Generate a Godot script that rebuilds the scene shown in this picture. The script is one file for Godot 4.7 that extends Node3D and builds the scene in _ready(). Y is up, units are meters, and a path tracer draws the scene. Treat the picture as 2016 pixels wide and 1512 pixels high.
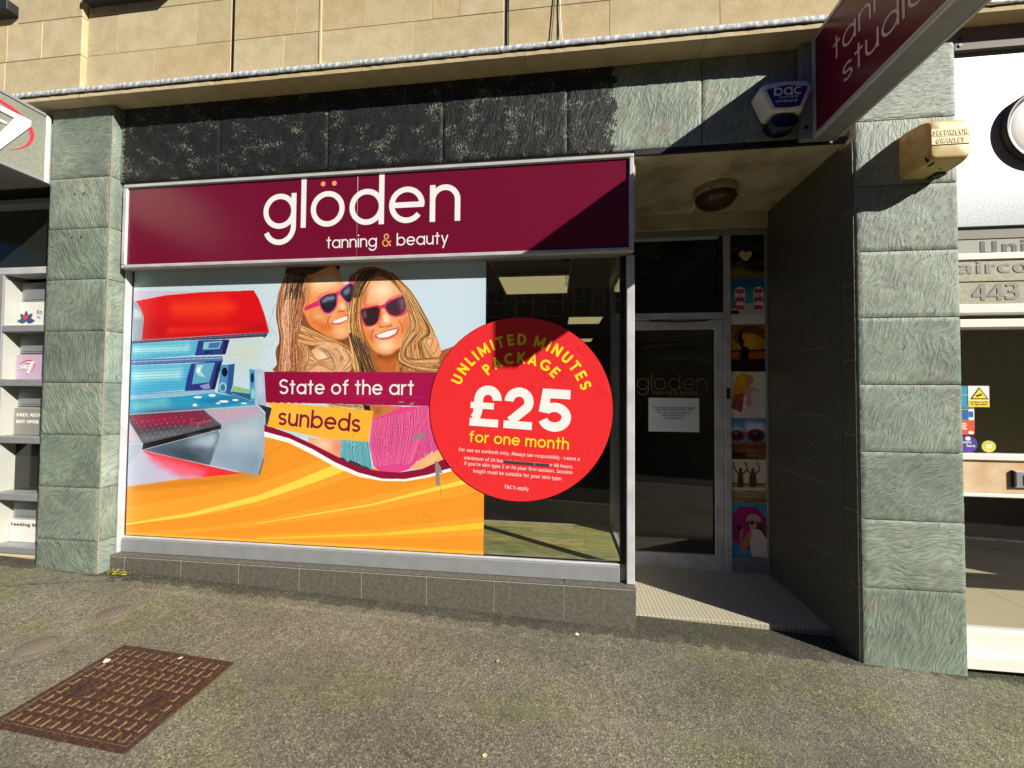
extends Node3D

var art: Image
var mats := {}
var meshes := {}
var rng := RandomNumberGenerator.new()
var used := {}

# ---------------------------------------------------------------- helpers
func G(x, z): return 0.003 - 0.039 * x - 0.02 * z            # the street's fall

func tag(o, label, category, group = "", kind = ""):
	if label: o.set_meta("label", label)
	if category: o.set_meta("category", category)
	if group: o.set_meta("group", group)
	if kind: o.set_meta("kind", kind)
	return o

func numbered(called):
	var n = used.get(called, 0)
	used[called] = n + 1
	return called if n == 0 else "%s_%03d" % [called, n]

func thing(called, label, category, at = Vector3.ZERO, group = ""):
	var o := Node3D.new()
	o.name = numbered(called)
	add_child(o)
	o.position = at
	return tag(o, label, category, group)

func group_part(called, parent, at = Vector3.ZERO):
	var o := Node3D.new()
	o.name = called
	parent.add_child(o, true)
	o.position = at - o.get_parent().global_position
	return o

func put(called, mesh, m, parent, at = Vector3.ZERO, turn = Basis.IDENTITY):
	var o := MeshInstance3D.new()
	o.name = called
	o.mesh = mesh
	o.material_override = m
	parent.add_child(o, true)
	o.transform = Transform3D(turn, at - (parent.global_position if parent != self else Vector3.ZERO))
	return o

func solo(called, mesh, m, at, label, category, group = "", turn = Basis.IDENTITY, kind = ""):
	var o = put(numbered(called), mesh, m, self, at, turn)
	return tag(o, label, category, group, kind)

func hexc(h): return Color.html(h)

func mat(called, col, rough = 0.7, metal = 0.0, opt = {}):
	if mats.has(called): return mats[called]
	var m := StandardMaterial3D.new()
	m.resource_name = called
	m.albedo_color = col if col is Color else Color.html(col)
	m.roughness = rough
	m.metallic = metal
	for k in opt: m.set(k, opt[k])
	mats[called] = m
	return m

func noise_tex(kind, freq, octaves, seed_, size, ramp = [], warp = 0.0, fractal = FastNoiseLite.FRACTAL_FBM, cells = false):
	var n := FastNoiseLite.new()
	n.noise_type = kind
	n.seed = seed_
	n.frequency = freq
	n.fractal_type = fractal if octaves > 1 else FastNoiseLite.FRACTAL_NONE
	n.fractal_octaves = octaves
	if cells: n.cellular_return_type = FastNoiseLite.RETURN_CELL_VALUE
	if warp > 0.0:
		n.domain_warp_enabled = true
		n.domain_warp_amplitude = warp
		n.domain_warp_frequency = freq * 0.6
	var t := NoiseTexture2D.new()
	t.width = size
	t.height = size
	t.seamless = true
	t.noise = n
	if ramp.size():
		var g := Gradient.new()
		var off := PackedFloat32Array()
		var cs := PackedColorArray()
		for i in range(0, ramp.size(), 2):
			off.append(ramp[i])
			cs.append(Color.html(ramp[i + 1]))
		g.offsets = off
		g.colors = cs
		t.color_ramp = g
	return t

# triplanar surface in world metres
func tri(called, col, rough, tex, scale_, bump = null, bump_cm = 0.2, bump_scale = 0.0, opt = {}):
	if mats.has(called): return mats[called]
	var m = mat(called, col, rough, 0.0, opt)
	m.uv1_triplanar = true
	m.uv1_world_triplanar = true
	m.uv1_scale = Vector3.ONE * scale_
	if tex: m.albedo_texture = tex
	if bump:
		m.heightmap_enabled = true
		m.heightmap_texture = bump
		m.heightmap_scale = bump_cm
	return m

func quad(st, a, b, c, d):   # corners clockwise seen from the front
	for p in [a, b, c, a, c, d]: st.add_vertex(p)

func finish(st, smooth = false):
	st.generate_normals()
	return st.commit()

func cbox(w, h, d, b = 0.002):
	var key = "b%.4f_%.4f_%.4f_%.4f" % [w, h, d, b]
	if meshes.has(key): return meshes[key]
	b = minf(b, minf(w, minf(h, d)) * 0.3)
	var st := SurfaceTool.new()
	st.begin(Mesh.PRIMITIVE_TRIANGLES)
	st.set_smooth_group(-1)
	var s = Vector3(w, h, d) * 0.5
	var ax = [Vector3.RIGHT, Vector3.UP, Vector3.BACK]
	var P = func(sx, sy, sz, keep):
		var v = Vector3(s.x * sx, s.y * sy, s.z * sz)
		var ins = Vector3(sx, sy, sz) * b
		ins[keep] = 0
		return v - ins
	for k in 3:
		for sg in [-1, 1]:
			var i = (k + 1) % 3
			var j = (k + 2) % 3
			var c = []
			for q in [[-1, -1], [1, -1], [1, 1], [-1, 1]]:
				var a = [0, 0, 0]
				a[k] = sg; a[i] = q[0]; a[j] = q[1]
				c.append(P.call(a[0], a[1], a[2], k))
			if sg > 0: quad(st, c[3], c[2], c[1], c[0])
			else: quad(st, c[0], c[1], c[2], c[3])
	for k in 3:                     # edges along axis k
		var i = (k + 1) % 3
		var j = (k + 2) % 3
		for si in [-1, 1]:
			for sj in [-1, 1]:
				var lo = [0, 0, 0]
				var hi = [0, 0, 0]
				lo[k] = -1; hi[k] = 1
				lo[i] = si; hi[i] = si; lo[j] = sj; hi[j] = sj
				var a = P.call(lo[0], lo[1], lo[2], i)
				var a2 = P.call(lo[0], lo[1], lo[2], j)
				var e = P.call(hi[0], hi[1], hi[2], i)
				var e2 = P.call(hi[0], hi[1], hi[2], j)
				if si * sj > 0: quad(st, a, e, e2, a2)
				else: quad(st, a, a2, e2, e)
	for sx in [-1, 1]:
		for sy in [-1, 1]:
			for sz in [-1, 1]:
				var t = [P.call(sx, sy, sz, 0), P.call(sx, sy, sz, 1), P.call(sx, sy, sz, 2)]
				if sx * sy * sz > 0: t = [t[0], t[2], t[1]]
				for p in t: st.add_vertex(p)
	meshes[key] = finish(st)
	return meshes[key]

# box between two corners
func bx(called, parent, lo, hi, m, b = 0.002):
	var s = hi - lo
	return put(called, cbox(s.x, s.y, s.z, b), m, parent, (lo + hi) * 0.5)

func sheet(w, h, nx = 1, ny = 1):       # faces +z, uv 0..1 from the top left
	var key = "s%.4f_%.4f" % [w, h]
	if meshes.has(key): return meshes[key]
	var st := SurfaceTool.new()
	st.begin(Mesh.PRIMITIVE_TRIANGLES)
	for q in [[0, 0], [1, 0], [1, 1], [0, 0], [1, 1], [0, 1]]:
		st.set_normal(Vector3.BACK)
		st.set_uv(Vector2(q[0], q[1]))
		st.add_vertex(Vector3((q[0] - 0.5) * w, (0.5 - q[1]) * h, 0))
	meshes[key] = st.commit()
	return meshes[key]

# polygon (outline anticlockwise, xy) with thickness along z, front at z = 0
func slab_of(pts, depth, hole = null):
	var st := SurfaceTool.new()
	st.begin(Mesh.PRIMITIVE_TRIANGLES)
	st.set_smooth_group(-1)
	var idx = Geometry2D.triangulate_polygon(pts)
	for i in range(0, idx.size(), 3):
		var a = pts[idx[i]]
		var b = pts[idx[i + 1]]
		var c = pts[idx[i + 2]]
		if (b - a).cross(c - a) > 0:
			var t = b; b = c; c = t
		for p in [a, b, c]: st.add_vertex(Vector3(p.x, p.y, 0))
		for p in [a, c, b]: st.add_vertex(Vector3(p.x, p.y, -depth))
	var area = 0.0
	for i in pts.size(): area += pts[i].cross(pts[(i + 1) % pts.size()])
	for i in pts.size():
		var a = pts[i]
		var b = pts[(i + 1) % pts.size()]
		if area < 0:
			var t = a; a = b; b = t
		quad(st, Vector3(a.x, a.y, 0), Vector3(a.x, a.y, -depth), Vector3(b.x, b.y, -depth), Vector3(b.x, b.y, 0))
	return finish(st)

func ellipse(rx, ry, n = 48, a0 = 0.0, a1 = TAU):
	var p := PackedVector2Array()
	for i in n: p.append(Vector2(cos(a0 + (a1 - a0) * i / n) * rx, sin(a0 + (a1 - a0) * i / n) * ry))
	return p

# rough quarried slab: front face z = 0 with relief, uv turned by angle for the grain
func riven(w, h, depth, sd, amp, angle, cell = 0.014):
	var n := FastNoiseLite.new()
	n.seed = sd
	n.noise_type = FastNoiseLite.TYPE_SIMPLEX_SMOOTH
	n.frequency = 1.0
	n.fractal_octaves = 4
	n.domain_warp_enabled = true
	n.domain_warp_amplitude = 0.9
	n.domain_warp_frequency = 0.5
	var nx = maxi(2, int(w / cell))
	var ny = maxi(2, int(h / cell))
	var V = []
	var ca = cos(angle)
	var sa = sin(angle)
	for j in ny + 1:
		for i in nx + 1:
			var x = (float(i) / nx - 0.5) * w
			var y = (float(j) / ny - 0.5) * h
			var u = (x * ca + y * sa) * 4.0
			var v = (-x * sa + y * ca) * 15.0
			var z = n.get_noise_2d(u, v) * amp
			var e = minf(minf(i, nx - i) * w / nx, minf(j, ny - j) * h / ny)
			if e < 0.001: z = -0.004 - absf(n.get_noise_2d(u * 3, v * 3)) * 0.004
			V.append(Vector3(x, y, z))
	var st := SurfaceTool.new()
	st.begin(Mesh.PRIMITIVE_TRIANGLES)
	var off = Vector2(0.5 + 0.1 * sin(sd * 1.7), 0.5 + 0.1 * cos(sd * 2.3))
	var flip = -1.0 if sd % 2 else 1.0
	var add = func(p):
		st.set_uv(Vector2((p.x * ca + p.y * sa) * flip, -p.x * sa + p.y * ca) / 1.3 + off)
		st.add_vertex(p)
	st.set_smooth_group(1)
	for j in ny:
		for i in nx:
			var a = V[j * (nx + 1) + i]
			var b = V[j * (nx + 1) + i + 1]
			var c = V[(j + 1) * (nx + 1) + i + 1]
			var d = V[(j + 1) * (nx + 1) + i]
			for p in [d, c, b, d, b, a]: add.call(p)
	st.set_smooth_group(-1)
	var ring = []
	for i in nx: ring.append(V[i])
	for j in ny: ring.append(V[j * (nx + 1) + nx])
	for i in nx: ring.append(V[ny * (nx + 1) + nx - i])
	for j in ny: ring.append(V[(ny - j) * (nx + 1)])
	for i in ring.size():
		var a = ring[i]
		var b = ring[(i + 1) % ring.size()]
		var a2 = Vector3(a.x, a.y, -depth)
		var b2 = Vector3(b.x, b.y, -depth)
		for p in [a, a2, b2, a, b2, b]: add.call(p)
	st.generate_normals()
	return st.commit()

# lathe round y
func lathe(profile, n = 32):
	var st := SurfaceTool.new()
	st.begin(Mesh.PRIMITIVE_TRIANGLES)
	st.set_smooth_group(1)
	for k in n:
		var a = TAU * k / n
		var b = TAU * (k + 1) / n
		for i in profile.size() - 1:
			var p = profile[i]
			var q = profile[i + 1]
			var A1 = Vector3(cos(a) * p.x, p.y, sin(a) * p.x)
			var B1 = Vector3(cos(b) * p.x, p.y, sin(b) * p.x)
			var A2 = Vector3(cos(a) * q.x, q.y, sin(a) * q.x)
			var B2 = Vector3(cos(b) * q.x, q.y, sin(b) * q.x)
			if q.x > 0.0:
				for v in [A1, B2, A2]: st.add_vertex(v)
			if p.x > 0.0:
				for v in [A1, B1, B2]: st.add_vertex(v)
	st.generate_normals()
	return st.commit()

func tube(pts, r, n = 8):
	var st := SurfaceTool.new()
	st.begin(Mesh.PRIMITIVE_TRIANGLES)
	st.set_smooth_group(1)
	for i in pts.size() - 1:
		var d = (pts[i + 1] - pts[i]).normalized()
		var u = d.cross(Vector3(0.31, 0.2, 0.93)).normalized()
		var v = d.cross(u)
		for k in n:
			var a = TAU * k / n
			var b = TAU * (k + 1) / n
			var o1 = (u * cos(a) + v * sin(a)) * r
			var o2 = (u * cos(b) + v * sin(b)) * r
			for p in [pts[i] + o1, pts[i + 1] + o1, pts[i + 1] + o2, pts[i] + o1, pts[i + 1] + o2, pts[i] + o2]: st.add_vertex(p)
	st.generate_normals()
	return st.commit()

# ---------------------------------------------------------------- lettering
func arc(cx, cy, rx, ry, a0, a1):
	var p = []
	var n = maxi(6, int(absf(a1 - a0) / 7.5))
	for i in n + 1:
		var a = deg_to_rad(lerpf(a0, a1, float(i) / n))
		p.append(Vector2(cx + cos(a) * rx, cy + sin(a) * ry))
	return p

func V2(a):
	var p = []
	for i in range(0, a.size(), 2): p.append(Vector2(a[i], a[i + 1]))
	return p

# round geometric letters as strokes of width t; x-height 1
func glyph(c, t):
	var h = t / 2
	var r = 0.5 - h
	var ring = arc(0.5, 0.5, r, r, 0, 360)
	var H = 1.42
	var w = 0.84
	var S = func(W, T):
		var ry = (T - t) / 4
		return arc(W / 2, T - h - ry, W / 2 - h, ry, 25, 270).slice(0, -1) + arc(W / 2, h + ry, W / 2 - h, ry, 90, -155)
	match c:
		"o", "ö": return [1.0, [ring]]
		"a": return [1.0, [ring, V2([1 - h, 0, 1 - h, 1])]]
		"b": return [1.0, [ring, V2([h, 0, h, H])]]
		"d": return [1.0, [ring, V2([1 - h, 0, 1 - h, H])]]
		"e": return [1.0, [arc(0.5, 0.5, r, r, 0, 322), V2([h, 0.5, 1 - h * 0.2, 0.5])]]
		"c": return [0.92, [arc(0.5, 0.5, r, r, 42, 318)]]
		"g": return [1.0, [ring, V2([1 - h, 1, 1 - h, 0.08]) + arc(0.5, 0.06, r, r + 0.02, 0, -158).slice(1)]]
		"l": return [t, [V2([h, 0, h, H])]]
		"i": return [t, [V2([h, 0, h, 1]), V2([h, H - t, h, H])]]
		"n": return [w, [V2([h, 0, h, 1]), arc(w / 2, 1 - w / 2, w / 2 - h, w / 2 - h, 180, 0) + V2([w - h, 0])]]
		"m":
			var q = 0.74
			return [q * 2 - t, [V2([h, 0, h, 1]), arc(q / 2, 1 - q / 2, q / 2 - h, q / 2 - h, 180, 0) + V2([q - h, 0]), arc(q * 1.5 - t, 1 - q / 2, q / 2 - h, q / 2 - h, 180, 0) + V2([q * 2 - t - h, 0])]]
		"h": return [w, [V2([h, 0, h, H]), arc(w / 2, 1 - w / 2, w / 2 - h, w / 2 - h, 180, 0) + V2([w - h, 0])]]
		"u": return [w, [V2([w - h, 0, w - h, 1]), V2([h, 1]) + arc(w / 2, w / 2, w / 2 - h, w / 2 - h, 180, 360) + V2([w - h, w / 2 + 0.001])]]
		"r": return [0.5, [V2([h, 0, h, 1]), arc(0.46, 0.54, 0.46 - h, 0.46 - h, 180, 80)]]
		"t": return [0.56, [V2([0.28, 0, 0.28, 1.33]), V2([0, 1 - h, 0.56, 1 - h])]]
		"f": return [0.58, [V2([0.26, 0]) + arc(0.26 + 0.3, H - 0.3, 0.3, 0.3 - h, 180, 90), V2([0, 1 - h, 0.56, 1 - h])]]
		"y": return [w, [V2([h, 1, w * 0.52, 0.02]), V2([w - h, 1, w * 0.28, -0.45])]]
		"s": return [0.72, [S.call(0.72, 1.0)]]
		"S": return [0.92, [S.call(0.92, H)]]
		"&": return [1.05, [V2([1.0, 0, 0.3, 0.95]) + arc(0.48, 1.1, 0.24, 0.25, 200, -40).slice(1) + V2([0.3, 0.75]) + arc(0.42, 0.36, 0.36, 0.33, 130, 300).slice(1) + V2([0.98, 0.62])]]
		"U": return [1.0, [V2([h, H]) + arc(0.5, 0.5, r, r, 180, 360) + V2([1 - h, H])]]
		"N": return [1.05, [V2([h, 0, h, H]), V2([h, H - t * 0.3, 1.05 - h, t * 0.3]), V2([1.05 - h, 0, 1.05 - h, H])]]
		"L": return [0.72, [V2([h, 0, h, H]), V2([h, h, 0.72, h])]]
		"I": return [t, [V2([h, 0, h, H])]]
		"M": return [1.3, [V2([h, 0, h, H]), V2([h, H - h, 0.65, 0.35, 1.3 - h, H - h]), V2([1.3 - h, 0, 1.3 - h, H])]]
		"T": return [0.94, [V2([0.47, 0, 0.47, H]), V2([0, H - h, 0.94, H - h])]]
		"E": return [0.8, [V2([h, 0, h, H]), V2([h, h, 0.8, h]), V2([h, H / 2, 0.74, H / 2]), V2([h, H - h, 0.8, H - h])]]
		"D": return [1.08, [V2([h, 0, h, H]), V2([h, h, 0.4, h]) + arc(0.4, H / 2, 0.68 - h, H / 2 - h, -90, 90) + V2([h, H - h])]]
		"P": return [0.86, [V2([h, 0, h, H]), V2([h, H - h, 0.46, H - h]) + arc(0.46, H - 0.44, 0.4 - h, 0.44 - h, 90, -90) + V2([h, H - 0.88 + h])]]
		"A": return [1.14, [V2([h * 0.8, 0, 0.57, H - h * 0.6, 1.14 - h * 0.8, 0]), V2([0.28, 0.42, 0.86, 0.42])]]
		"C": return [1.2, [arc(0.71, H / 2, 0.71 - h, 0.71 - h, 48, 312)]]
		"G": return [1.28, [arc(0.71, H / 2, 0.71 - h, 0.71 - h, 48, 350), V2([0.78, 0.62, 1.38 - h, 0.62])]]
		"K": return [0.98, [V2([h, 0, h, H]), V2([0.92, H, h * 1.5, 0.58]), V2([0.36, 0.86, 0.94, 0])]]
	return [0.45, []]

func stroke_strip(st, pts, t, xf: Transform3D, closed):
	var n = pts.size()
	if closed: n -= 1
	var L = []
	var R = []
	for i in n:
		var a = pts[(i - 1 + n) % n] if (i > 0 or closed) else pts[i]
		var b = pts[(i + 1) % n] if (i < n - 1 or closed) else pts[i]
		var d1 = (pts[i] - a).normalized() if a != pts[i] else (b - pts[i]).normalized()
		var d2 = (b - pts[i]).normalized() if b != pts[i] else d1
		var nn = (d1 + d2).normalized()
		if nn.length() < 0.1: nn = d1
		var off = nn.orthogonal() * (t / 2) / maxf(0.45, nn.dot(d1))
		L.append(pts[i] - off)
		R.append(pts[i] + off)
	for i in (n if closed else n - 1):
		var j = (i + 1) % n
		var q = [L[i], L[j], R[j], R[i]]
		for k in [0, 1, 2, 0, 2, 3]:
			st.add_vertex(xf * Vector3(q[k].x, q[k].y, 0))

func text_width(text, t, gap):
	var x = -gap
	for c in text: x += (glyph(c, t)[0] + gap) if c != " " else 0.5
	return x

# a line of stroke letters, each a part of its own; size is the x-height, at is the left end of the baseline (or the centre of the circle they bend round)
func set_letters(parent, text, size, t, gap, m, at, turn = Basis.IDENTITY, bend = 0.0):
	var x = 0.0
	var total = text_width(text, t, gap)
	for c in text:
		if c == " ":
			x += 0.5
			continue
		var g = glyph(c, t)
		var key = "letter_%s_%.4f_%.3f" % [c, size, t]
		if not meshes.has(key):
			var st := SurfaceTool.new()
			st.begin(Mesh.PRIMITIVE_TRIANGLES)
			st.set_normal(Vector3.BACK)
			var k = 0
			for s in g[1]:
				stroke_strip(st, s, t, Transform3D(Basis.from_scale(Vector3(size, size, 1)), Vector3(0, 0, k * 0.0003)), s[0].distance_to(s[-1]) < 0.001)
				k += 1
			meshes[key] = st.commit()
		if bend > 0.0:
			var a = (total / 2 - (x + g[0] / 2)) * size / bend
			var b = Basis(Vector3.BACK, a)
			put("letter", meshes[key], m, parent, at + turn * (Vector3(-sin(a), cos(a), 0) * bend + b * Vector3(-g[0] * size / 2, 0, 0)), turn * b)
		else:
			put("letter", meshes[key], m, parent, at + turn * Vector3(x * size, 0, 0), turn)
		x += g[0] + gap

# type set in the system fonts, scaled to a given width; left end of the baseline at the origin
func typeset(text, width, m, parent, at, bold = false, font = "Droid Sans", depth = 0.001, turn = Basis.IDENTITY, called = "lettering", tall = 0.0):
	var f := SystemFont.new()
	f.font_names = PackedStringArray([font])
	f.font_weight = 700 if bold else 400
	var tm := TextMesh.new()
	tm.font = f
	tm.font_size = 64
	tm.pixel_size = 0.01
	tm.depth = 0.02
	tm.curve_step = 1.0
	tm.text = text
	tm.horizontal_alignment = HORIZONTAL_ALIGNMENT_LEFT
	tm.vertical_alignment = VERTICAL_ALIGNMENT_BOTTOM
	var bb = tm.get_aabb()
	var k = width / bb.size.x
	var ky = k if tall == 0.0 else tall / bb.size.y
	var o = put(called, tm, m, parent, at)
	o.transform.basis = turn * Basis.from_scale(Vector3(k, ky, depth / 0.02))
	o.position -= turn * Vector3(bb.position.x * k, bb.position.y * ky, 0)
	return o

# ---------------------------------------------------------------- print drawing
func curve_of(pts, closed):
	var o := PackedVector2Array()
	var n = pts.size()
	for i in (n if closed else n - 1):
		var a = pts[(i - 1 + n) % n] if (closed or i > 0) else pts[i]
		var b = pts[i]
		var c = pts[(i + 1) % n]
		var d = pts[(i + 2) % n] if (closed or i < n - 2) else c
		for k in 6: o.append(b.cubic_interpolate(c, a, d, k / 6.0))
	if not closed: o.append(pts[n - 1])
	return o

func pv(a):
	var p := PackedVector2Array()
	for i in range(0, a.size(), 2): p.append(Vector2(a[i], a[i + 1]))
	return p

func fill(img, pts, col):
	var lo = INF
	var hi = -INF
	for p in pts:
		lo = minf(lo, p.y)
		hi = maxf(hi, p.y)
	var n = pts.size()
	for y in range(maxi(0, int(lo)), mini(img.get_height(), int(hi) + 1)):
		var yy = y + 0.5
		var xs := []
		for i in n:
			var a = pts[i]
			var b = pts[(i + 1) % n]
			if (a.y <= yy) != (b.y <= yy): xs.append(a.x + (yy - a.y) * (b.x - a.x) / (b.y - a.y))
		xs.sort()
		for i in range(0, xs.size() - 1, 2):
			var x0 = int(round(xs[i]))
			var x1 = int(round(xs[i + 1]))
			if x1 > x0: img.fill_rect(Rect2i(x0, y, x1 - x0, 1), col)

func poly(c, a, sm = false):
	var p = pv(a)
	fill(art, curve_of(p, true) if sm else p, Color.html(c))

func soft(c, a, k, alpha):
	var p = pv(a)
	var lo = p[0]
	var hi = p[0]
	for q in p:
		lo = lo.min(q)
		hi = hi.max(q)
	lo -= Vector2.ONE * k * 3
	hi += Vector2.ONE * k * 3
	var f = maxi(1, k / 4)
	var w = int((hi.x - lo.x) / f) + 1
	var h = int((hi.y - lo.y) / f) + 1
	var col = Color.html(c)
	var t := Image.create_empty(w, h, false, Image.FORMAT_RGBA8)
	t.fill(Color(col, 0))
	var q := PackedVector2Array()
	for v in p: q.append((v - lo) / f)
	fill(t, q, Color(col, alpha))
	var d = maxf(1.0, 2.0 * k / f)
	t.resize(maxi(2, int(w / d)), maxi(2, int(h / d)), Image.INTERPOLATE_LANCZOS)
	t.resize(w * f, h * f, Image.INTERPOLATE_CUBIC)
	art.blend_rect(t, Rect2i(0, 0, w * f, h * f), Vector2i(lo))

func stroke(c, a, w0, w1, raw = null):
	var p = curve_of(raw if raw else pv(a), false)
	var n = p.size()
	var out := PackedVector2Array()
	var back := PackedVector2Array()
	for i in n:
		var d = (p[mini(i + 1, n - 1)] - p[maxi(i - 1, 0)]).normalized().orthogonal() * maxf(0.6, lerpf(w0, w1, float(i) / n)) * 0.5
		out.append(p[i] + d)
		back.append(p[i] - d)
	back.reverse()
	out.append_array(back)
	fill(art, out, Color.html(c))

# a mass of hair between two guide lines: broad locks first, then fine strands
func hair(n, sd, w, palette, a, b):
	var r := RandomNumberGenerator.new()
	r.seed = sd
	var A = pv(a)
	var B = pv(b)
	var cols = palette.split(" ")
	for i in n * 4:
		var lock = i < n
		var t = r.randf() if not lock else fmod(i * 0.618, 1.0)
		var p := PackedVector2Array()
		var drift = 0.0
		for k in A.size():
			drift += r.randf_range(-0.08, 0.08)
			p.append(A[k].lerp(B[k], clampf(t + drift, -0.04, 1.04)) + Vector2(r.randf_range(-2, 2), r.randf_range(-2, 2)))
		var c = Color.html(cols[r.randi() % cols.size()])
		if lock:
			c = c.darkened(r.randf() * 0.3)
			stroke(c.to_html(false), [], w * r.randf_range(2.5, 5.0), w * r.randf_range(1.0, 2.0), p)
		else:
			c = c.darkened(r.randf_range(0.3, 0.6)) if r.randf() < 0.12 else c.lightened(r.randf() * 0.25)
			stroke(c.to_html(false), [], w * r.randf_range(0.4, 1.3), w * r.randf_range(0.2, 0.6), p)

# hanging cords side by side, each with a lit and a dark edge
func tassels(n, base, light, dark, a, b):
	var A = pv(a)
	var B = pv(b)
	var r := RandomNumberGenerator.new()
	r.seed = n
	for i in n:
		var t = (i + 0.5) / n
		var p := PackedVector2Array()
		for k in A.size(): p.append(A[k].lerp(B[k], t + r.randf_range(-0.006, 0.006)))
		p[-1].y -= r.randf() * 10.0
		var w = A[0].distance_to(B[0]) / n
		var side = Vector2(w * 0.28, 0)
		stroke(dark, [], w * 1.1, w * 1.1, p)
		var q := PackedVector2Array()
		var h := PackedVector2Array()
		for v in p:
			q.append(v - side * 0.4)
			h.append(v - side)
		stroke(Color.html(base).darkened(r.randf() * 0.15).to_html(false), [], w * 0.75, w * 0.7, q)
		stroke(light, [], w * 0.26, w * 0.2, h)

# softens a part of the picture the way an enlarged photograph is soft
func smooth(x0, y0, x1, y1, f):
	var t = art.get_region(Rect2i(x0, y0, x1 - x0, y1 - y0))
	t.resize(int((x1 - x0) * f), int((y1 - y0) * f), Image.INTERPOLATE_LANCZOS)
	t.resize(x1 - x0, y1 - y0, Image.INTERPOLATE_CUBIC)
	art.blit_rect(t, Rect2i(0, 0, x1 - x0, y1 - y0), Vector2i(x0, y0))

# grain and mottle of an enlarged photograph
func grain_over(x0, y0, x1, y1, k):
	var n := FastNoiseLite.new()
	n.frequency = 0.06
	n.fractal_octaves = 3
	var r := RandomNumberGenerator.new()
	r.seed = 99
	for y in range(y0, y1):
		for x in range(x0, x1):
			var c = art.get_pixel(x, y)
			var f = 1.0 + n.get_noise_2d(x, y) * k + r.randf_range(-k, k) * 0.6
			art.set_pixel(x, y, Color(c.r * f, c.g * f, c.b * (f * 0.98)))

func new_art(w, h, c):
	art = Image.create_empty(w, h, false, Image.FORMAT_RGBA8)
	art.fill(Color.html(c))

func print_mat(called, rough = 0.35):
	var m = mat(called, Color.WHITE, rough)
	m.albedo_texture = ImageTexture.create_from_image(art)
	m.texture_repeat = false
	return m

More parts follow.
